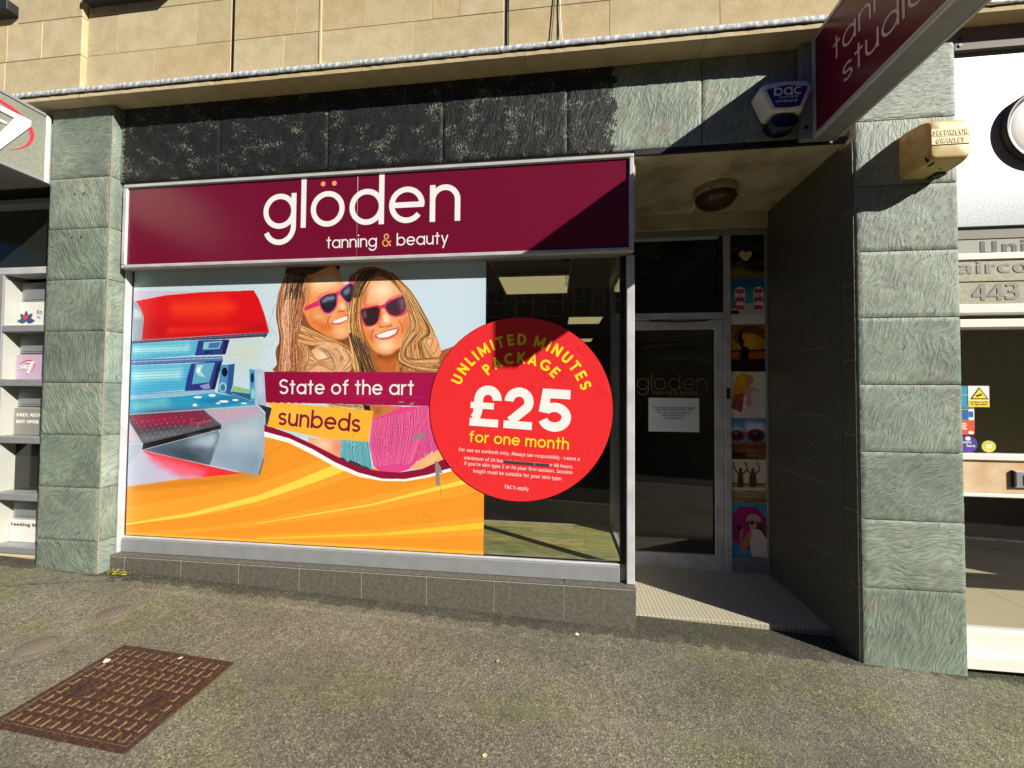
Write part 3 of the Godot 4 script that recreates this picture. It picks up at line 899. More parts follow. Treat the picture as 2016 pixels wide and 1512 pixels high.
	poly("8f1238",[585,614,687,645,781,683,892,732,965,763,1045,776,1120,779,1207,763,1287,726,1354,682,1355,756,1319,755,1228,784,1142,802,1055,803,965,784,874,749,782,702,688,664,585,640])
	poly("fdfaf6",[585,640,688,664,782,702,874,749,965,784,1055,803,1142,802,1228,784,1330,751,1330,763,1228,794,1142,810,1055,811,966,799,875,766,782,722,688,681,586,659])
	poly("a5164c",[579,412,1309,414,1310,537,1005,534,592,528])
	poly("8c1038",[579,412,609,413,618,534,589,528])
	poly("8e1039",[608,412,637,413,647,534,618,528])
	poly("90113b",[637,412,666,413,675,533,647,528])
	poly("92113d",[665,412,694,413,703,533,675,527])
	poly("94123e",[693,412,722,413,731,533,703,527])
	poly("961240",[721,412,750,413,759,532,731,527])
	poly("981342",[750,412,778,413,787,532,759,526])
	poly("9a1343",[777,412,806,413,815,532,787,526])
	poly("9c1445",[805,412,834,413,842,532,815,526])
	poly("9e1447",[833,412,861,413,870,531,842,525])
	poly("a01548",[861,412,889,412,897,531,870,525])
	poly("a2154a",[888,412,916,412,924,531,897,525])
	stroke("b83c66",[589,503,915,503,1237,505],0.7,0.7)
	poly("f9b63c",[591,529,731,535,1019,556,1001,670,827,661,597,620,614,548])
	soft("fbc45a",[628,551,778,558,770,601,634,591],12,0.60)
	stroke("e0982c",[975,602,1013,568],1.2,0.8)
	poly("8f8880",[1157,660,1168,648,1218,632,1219,652])
	poly("8f8880",[1254,733,1262,735,1276,754,1282,777,1272,777,1273,820,1259,821])
	poly("8f8880",[1180,707,1193,701,1204,706])
	poly("8f8880",[1155,530,1164,524,1175,522,1165,536])
	poly("8f8880",[1114,521,1133,519,1134,524,1116,525])
	stroke("6c6256",[1273,816,1277,844,1278,865],1.6,0.4)
	stroke("70502c",[938,654,945,644,956,637],1.2,0.8)
	grain_over(0, 20, 1120, 640, 0.035)

# ---------------------------------------------------------------- scene
func _ready():
	rng.seed = 7
	var cam := Camera3D.new()
	cam.name = "camera"
	add_child(cam)
	cam.position = Vector3(0.7933, 1.469, 2.5188)
	cam.rotation = Vector3(deg_to_rad(1.47), deg_to_rad(6.62), deg_to_rad(0.44))
	cam.fov = 89.92
	cam.near = 0.05
	cam.far = 400.0
	cam.current = true
	var sky := ProceduralSkyMaterial.new()
	sky.sky_top_color = Color(0.16, 0.33, 0.66)
	sky.sky_horizon_color = Color(0.52, 0.64, 0.78)
	sky.sky_curve = 0.16
	sky.ground_bottom_color = Color(0.16, 0.15, 0.14)
	sky.ground_horizon_color = Color(0.3, 0.3, 0.3)
	sky.sky_energy_multiplier = 0.62
	var env := Environment.new()
	env.background_mode = Environment.BG_SKY
	env.sky = Sky.new()
	env.sky.sky_material = sky
	env.tonemap_mode = Environment.TONE_MAPPER_LINEAR
	env.tonemap_exposure = 1.45
	env.sdfgi_enabled = true
	env.ssao_enabled = true
	env.ssil_enabled = true
	var we := WorldEnvironment.new()
	we.name = "world_environment"
	we.environment = env
	add_child(we)
	var sun := DirectionalLight3D.new()
	sun.name = "sun"
	add_child(sun)
	sun.look_at_from_position(Vector3(10, 7.01, 6.08), Vector3.ZERO)
	sun.light_energy = 1.6
	sun.light_color = Color(1.0, 0.975, 0.93)
	sun.light_angular_distance = 0.5
	sun.shadow_enabled = true
	materials()
	ground()
	facade()
	window_and_door()
	interior()
	opposite()
	fascia_sign()
	projecting_sign()
	alarms_and_lamp()
	window_prints()
	door_things()
	left_shop()
	right_shop()
	covers()
	litter()

func materials():
	var S = FastNoiseLite.TYPE_SIMPLEX_SMOOTH
	var C = FastNoiseLite.TYPE_CELLULAR
	# riven slate: wavy cleavage ridges, fine grain and a few open cracks; 1.3 m to the picture
	var N = 900
	var low := FastNoiseLite.new()
	low.seed = 3; low.frequency = 0.0035; low.fractal_octaves = 3
	var rid := FastNoiseLite.new()
	rid.seed = 4; rid.frequency = 0.02; rid.fractal_octaves = 3
	var fine := FastNoiseLite.new()
	fine.seed = 6; fine.frequency = 0.22; fine.fractal_octaves = 2
	var hi := Image.create_empty(N, N, false, Image.FORMAT_L8)
	var ti := Image.create_empty(N, N, false, Image.FORMAT_RGB8)
	for y in N:
		for x in N:
			var w1 = low.get_noise_2d(x, y)
			var w2 = low.get_noise_2d(x + 700, y)
			var rr = rid.get_noise_2d(x * 0.85 + 40 * w2, y * 3.6 + 130 * w1 + 0.25 * x)
			var cr = 1.0 - absf(rid.get_noise_2d(x * 0.16 + 20 * w2 + 900, y * 0.7 + 60 * w1)) * 2.0
			var ff = fine.get_noise_2d(x, y)
			var cut = clampf((cr - 0.965) * 30.0, 0.0, 1.0) * clampf(w2 * 3.0 + 0.3, 0.0, 1.0)
			var h = clampf(0.5 + 0.42 * rr + 0.13 * ff + 0.2 * w1 - 0.35 * cut, 0.0, 1.0)
			hi.set_pixel(x, y, Color(h, h, h))
			var v = 0.58 + 0.1 * rr + 0.07 * ff + 0.1 * w2 - 0.2 * cut
			var warm = clampf(low.get_noise_2d(x * 1.7 + 300, y * 1.7) * 1.6 - 0.25, 0.0, 1.0)
			ti.set_pixel(x, y, Color(v * (0.94 + 0.08 * warm), v * (1.015 - 0.01 * warm), v * (0.945 - 0.04 * warm)))
	var grain = ImageTexture.create_from_image(hi)
	var tone = ImageTexture.create_from_image(ti)
	var shade = [Color(0.84, 0.86, 0.84), Color(0.91, 0.93, 0.91), Color(0.87, 0.9, 0.87), Color(0.95, 0.96, 0.93)]
	for q in 4:
		var m = mat("slate_%d" % q, shade[q], 0.6, 0.0, {"albedo_texture": tone, "heightmap_enabled": true, "heightmap_texture": grain, "heightmap_scale": 0.42})
	# worn black paint over the fascia slabs: streaks of bare stone where it has flaked
	var pw = 1664
	var ph = 192
	var paint := Image.create_empty(pw, ph, false, Image.FORMAT_RGBA8)
	var a := FastNoiseLite.new()
	a.seed = 11; a.frequency = 0.011; a.fractal_octaves = 3
	var b := FastNoiseLite.new()
	b.seed = 12; b.frequency = 0.09; b.fractal_octaves = 3; b.domain_warp_enabled = true; b.domain_warp_amplitude = 14.0; b.domain_warp_frequency = 0.03
	for y in ph:
		for x in pw:
			var X = -2.6 + 5.2 * x / pw
			var edge = 1.165 + a.get_noise_2d(40, y * 3.0) * 0.05 + b.get_noise_2d(x, y) * 0.03
			var left = -2.575 + absf(b.get_noise_2d(7, y * 1.5)) * 0.05
			var flake = b.get_noise_2d(x * 3.2 + y * 0.8, y * 1.3) * 1.1 + a.get_noise_2d(x * 1.4, y * 1.8) * 0.85 + (0.1 if X > 0.0 else 0.0)
			var al = 1.0 if X < edge and X > left else 0.0
			var g = 0.11 + 0.05 * a.get_noise_2d(x * 3.0, y * 3.0) + 0.05 * b.get_noise_2d(x * 2.0, y * 2.0)
			var col = Color(g * 0.95, g * 1.06, g * 1.0)
			if flake > 0.5: col = col.lerp(Color(0.62, 0.62, 0.55), clampf((flake - 0.5) * 3.2, 0.0, 0.85))
			paint.set_pixel(x, y, Color(col, al))
	var pm = mats["slate_3"].duplicate()
	pm.resource_name = "slate_painted"
	pm.detail_enabled = true
	pm.detail_albedo = ImageTexture.create_from_image(paint)
	pm.detail_uv_layer = BaseMaterial3D.DETAIL_UV_2
	pm.detail_blend_mode = BaseMaterial3D.BLEND_MODE_MIX
	mats["slate_painted"] = pm
	var lime_b = noise_tex(S, 0.05, 5, 21, 512)
	var k = 0
	for ramp in [["c0af8a", "cdbd98", "d6c9a8"], ["c6b692", "d0c29e", "d8ccae"], ["c0ac82", "cbb890", "d3c29c"], ["bfb08c", "c8ba96", "d0c4a4"]]:
		tri("limestone_%d" % k, Color(0.97, 0.96, 0.94), 0.9, noise_tex(S, 0.008 + 0.003 * k, 5, 30 + k, 512, [0.0, ramp[0], 0.5, ramp[1], 1.0, ramp[2]], 30.0), 0.9, lime_b, 0.09)
		k += 1
	mat("lead", Color.WHITE, 0.55, 0.0, {"albedo_texture": noise_tex(S, 0.02, 5, 51, 512, [0.0, "7c8284", 0.35, "b4babd", 0.6, "d2d7da", 1.0, "eef1f2"]), "uv1_scale": Vector3(3.2, 0.4, 1)})
	tri("mortar", "c4beb0", 0.95, noise_tex(S, 0.05, 3, 52, 256, [0.0, "a8a090", 1.0, "e4dccc"]), 3.0)
	tri("mortar_dark", "6f675a", 0.95, null, 1.0)
	tri("aluminium", Color(0.86, 0.865, 0.87), 0.4, noise_tex(S, 0.01, 4, 54, 256, [0.0, "d6d6d4", 1.0, "ffffff"]), 1.5, null, 0, 0, {"metallic": 0.1})
	tri("aluminium_dull", Color(0.60, 0.61, 0.62), 0.45, noise_tex(S, 0.02, 4, 55, 256, [0.0, "ececea", 1.0, "ffffff"]), 1.5, null, 0, 0, {"metallic": 0.1})
	mat("rubber", "17181a", 0.6)
	var ptile = noise_tex(S, 0.03, 5, 56, 512, [0.0, "55534c", 0.5, "64625a", 1.0, "747169"])
	tri("plinth_tile", Color(0.98, 0.97, 0.95), 0.62, ptile, 1.6, noise_tex(S, 0.12, 3, 57, 512), 0.03)
	tri("wall_tile", Color(0.98, 0.97, 0.95), 0.35, ptile, 1.6)
	mat("grout", "c9c2b2", 0.9)
	mat("grout_dark", "b3ad9e", 0.9)
	tri("plaster", Color(0.84, 0.82, 0.75), 0.85, noise_tex(S, 0.006, 5, 60, 512, [0.0, "b8ac94", 0.45, "e6dcc6", 1.0, "fff8e6"]), 0.8, noise_tex(S, 0.06, 3, 61, 256), 0.08)
	mat("glass", Color(0.02, 0.02, 0.02, 0.02), 0.0, 0.0, {"transparency": BaseMaterial3D.TRANSPARENCY_ALPHA, "metallic_specular": 0.5})
	mat("maroon", "741030", 0.28, 0.0, {"albedo_texture": noise_tex(S, 0.02, 3, 62, 256, [0.0, "f0f0f0", 1.0, "ffffff"]), "metallic_specular": 0.45})
	mat("white_vinyl", "f3f1ee", 0.4)
	mat("orange_vinyl", "f2a65e", 0.4)
	mat("yellow_vinyl", "ffe22e", 0.4)
	mat("dark_vinyl", "7d1230", 0.45)
	mat("black", "141414", 0.5)
	mat("white_paint", "e9e8e2", 0.45)
	mat("steel", "8f9294", 0.35, 0.7)
	mat("dark_steel", "3c3d3f", 0.5, 0.4)
	mat("brick_stone", "8d7a58", 0.9)
	mat("inner_wall", "7c776c", 0.9)

# ---------------------------------------------------------------- ground
func asphalt_sheet(x0, x1, z0, z1, n, lift = 0.0, wob = 0.0):
	var st := SurfaceTool.new()
	st.begin(Mesh.PRIMITIVE_TRIANGLES)
	var nz := FastNoiseLite.new()
	nz.seed = 77
	nz.frequency = 0.6
	var v = func(i, j):
		var x = lerpf(x0, x1, float(i) / n)
		var z = lerpf(z0, z1, float(j) / n)
		var edge = 1.0 if i > 0 and j > 0 and i < n and j < n else 0.0
		st.set_uv(Vector2(x, z))
		st.set_uv2(Vector2(x, z))
		st.add_vertex(Vector3(x, G(x, z) + lift + nz.get_noise_2d(x * 1.5, z * 1.5) * wob * edge, z))
	st.set_smooth_group(1)
	for j in n:
		for i in n:
			for q in [[0, 0], [1, 0], [1, 1], [0, 0], [1, 1], [0, 1]]: v.call(i + q[0], j + q[1])
	st.generate_normals()
	return st.commit()

func asphalt(called, tint, ramp, sd):
	var C = FastNoiseLite.TYPE_CELLULAR
	var S = FastNoiseLite.TYPE_SIMPLEX_SMOOTH
	var m = mat(called, tint, 0.92, 0.0, {"albedo_texture": noise_tex(C, 0.19, 2, sd, 1024, ramp, 6.0, FastNoiseLite.FRACTAL_FBM, true), "uv1_scale": Vector3(0.83, 0.83, 1)})
	m.heightmap_enabled = true
	m.heightmap_texture = noise_tex(C, 0.19, 2, sd, 1024, [], 6.0)
	m.heightmap_scale = 0.28
	m.detail_enabled = true
	m.detail_uv_layer = BaseMaterial3D.DETAIL_UV_2
	m.detail_blend_mode = BaseMaterial3D.BLEND_MODE_MUL
	m.detail_albedo = noise_tex(S, 0.006, 5, sd + 2, 1024, [0.0, "bfb9ab", 0.35, "d8d3c6", 0.5, "e4e0d4", 0.6, "d9d7c2", 0.7, "e6e2d8", 1.0, "f6f2ea"])
	m.uv2_scale = Vector3(0.21, 0.21, 1)
	return m

# marks on the near pavement, 13 m by 3.1 m: dark grit swept against the walls, a paler ridge beside it, moss, old patches, gum
func pavement_stains():
	var W = 2040
	var H = 486
	var im := Image.create_empty(W, H, false, Image.FORMAT_RGB8)
	var a := FastNoiseLite.new()
	a.seed = 15; a.frequency = 0.005; a.fractal_octaves = 5
	var b := FastNoiseLite.new()
	b.seed = 16; b.frequency = 0.05; b.fractal_octaves = 3
	for y in H:
		for x in W:
			var X = -6.5 + 13.0 * x / W
			var Z = -0.35 + 3.1 * y / H
			var n1 = a.get_noise_2d(x, y * 1.3)
			var n2 = b.get_noise_2d(x, y)
			var v = 0.86 + 0.16 * n1 + 0.07 * n2
			var moss = clampf((a.get_noise_2d(x + 900, y * 1.6) + 0.25 * n2 - 0.08) * 1.6, 0.0, 0.32)
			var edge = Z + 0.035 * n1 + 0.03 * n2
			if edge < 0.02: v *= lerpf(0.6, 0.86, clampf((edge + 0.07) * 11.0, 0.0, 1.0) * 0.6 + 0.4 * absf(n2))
			elif edge > 0.085 and edge < 0.12 and X > -2.1 and X < 1.2: v *= 1.1
			if absf(Z - 1.02 - 0.42 * (X - 0.4) + 0.04 * n1 - 0.02 * n2) < 0.006 and X > 0.1 and X < 2.6: v *= 0.82
			if absf(Z - 0.24 + 0.32 * (X + 3.0) - 0.03 * n2) < 0.006 and X < -2.1: v *= 0.6
			im.set_pixel(x, y, Color(v * (1.0 - 0.07 * moss), v * (0.995 + 0.0 * moss), v * (0.965 - 0.24 * moss)))
	var r := RandomNumberGenerator.new()
	r.seed = 21
	for i in 150:
		var c = Vector2i(r.randi_range(500, 1700), r.randi_range(60, 400))
		var g = 0.98 if r.randf() < 0.45 else 0.5
		var q = im.get_pixelv(c)
		im.fill_rect(Rect2i(c, Vector2i(r.randi_range(2, 4), r.randi_range(2, 3))), q.lerp(Color(g, g, g * 0.95), 0.55))
	return ImageTexture.create_from_image(im)

func ground():
	var pave = asphalt("asphalt_pavement", Color(1, 1, 1), [0.0, "4c4a45", 0.2, "696760", 0.42, "7c7a71", 0.6, "8a877d", 0.75, "9c998d", 0.9, "bab6a8", 1.0, "e4e0d2"], 101)
	pave.albedo_color = Color(0.96, 0.955, 0.9)
	pave = pave.duplicate()
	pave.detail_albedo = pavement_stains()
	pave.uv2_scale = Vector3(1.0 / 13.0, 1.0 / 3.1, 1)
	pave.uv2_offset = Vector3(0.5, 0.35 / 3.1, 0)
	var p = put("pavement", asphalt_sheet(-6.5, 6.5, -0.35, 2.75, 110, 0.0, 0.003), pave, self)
	tag(p, "worn grey asphalt pavement in front of the shop", "", "", "structure")
	tag(put("pavement_beyond", asphalt_sheet(-60, -6.5, -0.35, 2.75, 2), pave, self), "", "", "", "structure")
	tag(put("pavement_beyond_001", asphalt_sheet(6.5, 60, -0.35, 2.75, 2), pave, self), "", "", "", "structure")
	var kerb = thing("kerb", "", "")
	tag(kerb, "", "", "", "structure")
	var km = mat("kerb_stone", "8e8a80", 0.85)
	var turn = Basis(Vector3.BACK, -atan(0.039))
	for i in 26:
		var x = -11.7 + i * 0.92
		put("kerb_stone", cbox(0.91, 0.25, 0.13, 0.015), km, kerb, Vector3(x, G(x, 2.82) - 0.122, 2.815), turn)
	var road = asphalt("asphalt_road", Color(0.6, 0.6, 0.62), [0.0, "232323", 0.4, "4c4b49", 0.7, "6a6966", 1.0, "b0ada4"], 131)
	tag(put("road", asphalt_sheet(-60, 60, 2.881, 11.9, 4, -0.11), road, self), "", "", "", "structure")
	for z in [3.02, 3.22]:
		var l = put("yellow_line", asphalt_sheet(-60, 60, z, z + 0.08, 1, -0.106), mat("line_yellow", "c9a53a", 0.7), self)
		tag(l, "", "", "", "structure")
	tag(put("pavement_opposite", asphalt_sheet(-60, 60, 11.9, 14.05, 2, 0.02), pave, self), "", "", "", "structure")
	tag(put("ground", asphalt_sheet(-200, 200, -200, 200, 2, -0.6), mat("earth", "4a463e", 0.95), self), "", "", "", "structure")

# ---------------------------------------------------------------- the shop's own building
var shop: Node3D

func facade():
	shop = thing("shop_building", "stone building with green slate shopfront, maroon sign, poster window and recessed doorway", "building", Vector3(0, G(0, -0.1), -0.1))
	# pilasters
	for side in 2:
		var right = side == 1
		var x0 = 2.593 if right else -3.136
		var x1 = 3.133 if right else -2.592
		var pil = group_part("slate_pilaster", shop, Vector3((x0 + x1) / 2, 0, 0))
		var ys = [3.665, 3.138, 2.739, 2.34, 1.941, 1.542, 1.143, 0.744, 0.345, -0.2] if right else [3.665, 3.111, 2.715, 2.32, 1.924, 1.529, 1.133, 0.738, 0.342, -0.1]
		bx("mortar_bed", pil, Vector3(x0 + 0.006, -0.2, -0.34 if right else -0.25), Vector3(x1 - 0.012, 3.66, -0.012), mats["mortar"])
		var angs = [0.3, 1.35, 1.2, 1.05, 1.2, 1.0, 0.7, 0.15, 1.3]
		for i in ys.size() - 1:
			var h = ys[i] - ys[i + 1] - 0.005
			var w = x1 - x0 - (0.0 if right else 0.012)
			put("slate_slab", riven(w, h, 0.03, 20 + i + side * 40, 0.003, angs[i] + (0.5 if not right else 0.0) * (i % 3)), mats["slate_%d" % ((i * 3 + side * 2) % 4)], pil, Vector3((x0 + x1 - (0.0 if right else 0.012)) / 2, (ys[i] + ys[i + 1]) / 2, 0.0))
			if not right:
				put("slate_slab", riven(0.19, h, 0.02, 140 + i, 0.003, 0.9 + i), mats["slate_%d" % ((i * 3 + 1) % 4)], pil, Vector3(x1, (ys[i] + ys[i + 1]) / 2, -0.103), Basis(Vector3.UP, PI / 2))
		if not right:
			for q in [[-2.902, 2.985], [-2.822, 2.985], [-2.912, 2.645], [-2.832, 2.645]]:
				put("drill_hole", slab_of(ellipse(0.006, 0.006, 10), 0.002), mats["black"], pil, Vector3(q[0], q[1], 0.004))
			bx("corner_pointing", pil, Vector3(x1 - 0.01, -0.1, -0.0085), Vector3(x1 - 0.001, 3.66, -0.001), mats["mortar"], 0.003)
	# slate fascia, painted black along most of its length
	var fas = group_part("slate_fascia", shop, Vector3(0, 3.38, -0.055))
	var xs = [-2.588, -1.737, -0.868, -0.007, 0.857, 1.723, 2.59]
	for i in 6:
		var w = xs[i + 1] - xs[i] - 0.005
		var c = Vector3((xs[i] + xs[i + 1]) / 2, 3.38, -0.055)
		var me = riven_uv2(w, 0.575, 0.03, 60 + i, 0.0035, [0.9, 1.1, 0.8, 1.2, 1.25, 1.1][i], c)
		put("slate_slab", me, mats["slate_painted"], fas, c)
	bx("fascia_backing", fas, Vector3(-2.59, 3.08, -0.3), Vector3(2.6, 3.7, -0.075), mats["mortar_dark"])
	# cornice with its lead flashing
	var cor = group_part("cornice", shop, Vector3(0, 3.69, 0))
	var nz := FastNoiseLite.new()
	nz.seed = 5
	nz.frequency = 2.2
	for i in 7:
		var x0 = -3.9 + i * 1.12
		put("cornice_stone", cornice_piece(x0, x0 + 1.117, nz), mats["limestone_%d" % (i % 4)], cor)
		put("cornice_soffit", soffit_piece(x0, x0 + 1.117, nz), mats["limestone_%d" % (i % 4)], cor)
	var lead = group_part("lead_flashing", shop, Vector3(0, 3.72, 0.05))
	var lx = [-3.9, -2.75, -1.62, -0.83, 0.41, 1.25, 2.0, 2.9, 3.95]
	for i in 8: put("lead_sheet", lead_piece(lx[i], lx[i + 1] + 0.02, nz, i), mats["lead"], lead)
	# ashlar
	var wall = group_part("stone_wall", shop, Vector3(0, 3.74, 0))
	bx("wall_core", wall, Vector3(-6, 3.72, -0.4), Vector3(6, 9.0, 0.0155), mats["limestone_0"])
	var rows = [[3.72, 4.043, [-2.81, -2.222, -1.592, -1.567, -1.166, -0.9, -0.2, 0.428, 0.462, 1.125, 1.805, 2.5, 3.2, 3.9]], [4.043, 4.36, [-2.81, -2.547, -1.877, -1.592, -1.567, -1.078, -0.88, -0.549, -0.07, 0.123, 0.428, 0.462, 1.3, 2.0, 2.7, 3.4, 4.0]], [4.36, 4.72, [-2.81, -2.2, -1.592, -1.567, -0.9, -0.2, 0.428, 0.462, 1.2, 1.9, 2.6]]]
	var n = 0
	for r in rows:
		for i in r[2].size() - 1:
			var x0 = r[2][i]
			var x1 = r[2][i + 1]
			if x1 - x0 < 0.06: continue
			bx("stone_block", wall, Vector3(x0 + 0.001, r[0] + 0.001, -0.1), Vector3(x1 - 0.001, r[1] - 0.0012, 0.02 + 0.0012 * sin(n * 7.3)), mats["limestone_%d" % ((n * 5 + i) % 4)], 0.0016)
			n += 1
	for x in [-1.58, 0.445]: bx("open_joint", wall, Vector3(x - 0.011, 3.73, -0.02), Vector3(x + 0.011, 4.72, 0.017), mats["black"])
	bx("pointed_joint", wall, Vector3(-0.9, 3.74, 0.0), Vector3(-0.88, 4.72, 0.026), mats["limestone_1"], 0.004)
	var pier = group_part("stone_pier", shop, Vector3(-3.3, 3.74, 0.03))
	for r in [[3.72, 4.028, [-3.9, -3.5, -2.815]], [4.028, 4.327, [-3.9, -3.49, -3.17, -2.815]], [4.327, 4.72, [-3.4, -2.815]]]:
		for i in r[2].size() - 1:
			bx("stone_block", pier, Vector3(r[2][i] + 0.002, r[0] + 0.002, -0.1), Vector3(r[2][i + 1] - 0.002, r[1] - 0.002, 0.055), mats["limestone_%d" % ((n * 3 + 1) % 4)], 0.002)
			n += 1
	bx("window_sill", shop, Vector3(-2.79, 4.42, -0.05), Vector3(-2.1, 4.47, 0.09), mats["dark_steel"], 0.004)
	bx("window_sill", shop, Vector3(-4.3, 4.42, -0.05), Vector3(-3.45, 4.5, 0.09), mats["dark_steel"], 0.004)
	# cable clipped to the wall
	for q in [[0.0, 0.003], [0.018, 0.0025], [0.034, 0.003]]:
		var pts = []
		for i in 12:
			var t = i / 11.0
			pts.append(Vector3(0.775 + q[0] + 0.012 * sin(t * 5 + q[0] * 200) * (1 - t * 0.2) + (q[0] - 0.017) * 1.5 * pow(t, 6), lerpf(4.8, 3.75, t), 0.03))
		put("cable", tube(pts, q[1]), mats["rubber" if q[0] == 0.0 else "white_paint"], shop)
	# plinth of stone tiles
	var pl = group_part("plinth", shop, Vector3(-0.64, 0, -0.08))
	bx("plinth_core", pl, Vector3(-2.585, -0.2, -0.2), Vector3(1.302, 0.2058, -0.0805), mats["grout"])
	var px = [-2.588, -2.46, -1.981, -1.508, -1.032, -0.56, -0.088, 0.383, 0.851, 1.312]
	for i in 9:
		bx("plinth_tile", pl, Vector3(px[i] + 0.002, -0.2, -0.089), Vector3(px[i + 1] - 0.002, 0.203, -0.078), mats["plinth_tile"], 0.0015)
		bx("coping_tile", pl, Vector3(px[i] + 0.002, 0.2055, -0.17), Vector3(px[i + 1] - 0.002, 0.217, -0.079), mats["plinth_tile"], 0.0015)
	bx("plinth_return", pl, Vector3(1.3025, -0.2, -0.98), Vector3(1.312, 0.2, -0.0905), mats["plinth_tile"], 0.0015)

func riven_uv2(w, h, depth, sd, amp, angle, c):
	var me = riven(w, h, depth, sd, amp, angle)
	var ar = me.surface_get_arrays(0)
	var uv2 := PackedVector2Array()
	for p in ar[Mesh.ARRAY_VERTEX]: uv2.append(Vector2((p.x + c.x + 2.6) / 5.2, (3.68 - p.y - c.y) / 0.6))
	ar[Mesh.ARRAY_TEX_UV2] = uv2
	var o := ArrayMesh.new()
	o.add_surface_from_arrays(Mesh.PRIMITIVE_TRIANGLES, ar)
	return o

# the fillet of the cornice: a weathered nosing above a flat soffit
func cornice_piece(x0, x1, nz):
	var st := SurfaceTool.new()
	st.begin(Mesh.PRIMITIVE_TRIANGLES)
	st.set_smooth_group(-1)
	var n = 28
	var prof = func(x):
		var a = nz.get_noise_2d(x * 6, 3.0) * 0.006
		return [Vector3(x, 3.668 + a * 0.3, 0.072), Vector3(x, 3.671, 0.08 + a * 0.3), Vector3(x, 3.696 + a * 0.4, 0.08 + a * 0.5), Vector3(x, 3.70, 0.07), Vector3(x, 3.70, -0.05)]
	for i in n:
		var A = prof.call(lerpf(x0, x1, float(i) / n))
		var B = prof.call(lerpf(x0, x1, (i + 1.0) / n))
		for k in 4: quad(st, A[k + 1], B[k + 1], B[k], A[k])
	return finish(st)

func soffit_piece(x0, x1, nz):
	var st := SurfaceTool.new()
	st.begin(Mesh.PRIMITIVE_TRIANGLES)
	st.set_smooth_group(1)
	var n = 24
	for i in n:
		for j in 5:
			var v = func(a, b):
				var x = lerpf(x0, x1, float(a) / n)
				var z = lerpf(0.072, -0.07, b / 5.0)
				return Vector3(x, 3.668 + nz.get_noise_2d(x * 6, 3.0) * 0.0018 * (1.0 - b / 5.0) + (0.004 * nz.get_noise_2d(x * 3, z * 20) if b > 0 else 0.0), z)
			quad(st, v.call(i, j), v.call(i + 1, j), v.call(i + 1, j + 1), v.call(i, j + 1))
	return finish(st)

func lead_piece(x0, x1, nz, k):
	var st := SurfaceTool.new()
	st.begin(Mesh.PRIMITIVE_TRIANGLES)
	st.set_smooth_group(1)
	var n = 26
	var prof = func(x):
		var a = nz.get_noise_2d(x * 3.5, 20.0 + k) * 0.012
		var b = nz.get_noise_2d(x * 9, 40.0 + k) * 0.006
		return [Vector3(x, 3.706 + b * 0.6, 0.086 + a * 0.4), Vector3(x, 3.709 + b, 0.091 + a * 0.4), Vector3(x, 3.742 + b * 0.4, 0.087 + a * 0.3), Vector3(x, 3.757, 0.062 + k % 2 * 0.002), Vector3(x, 3.772, 0.021 + k % 2 * 0.002)]
	for i in n:
		var A = prof.call(lerpf(x0, x1, float(i) / n))
		var B = prof.call(lerpf(x0, x1, (i + 1.0) / n))
		for q in 4:
			for t in [[A[q + 1], i, q + 1], [B[q + 1], i + 1, q + 1], [B[q], i + 1, q], [A[q + 1], i, q + 1], [B[q], i + 1, q], [A[q], i, q]]:
				st.set_uv(Vector2(x0 + (x1 - x0) * t[1] / n, t[2] * 0.1))
				st.add_vertex(t[0])
	st.generate_normals()
	return st.commit()

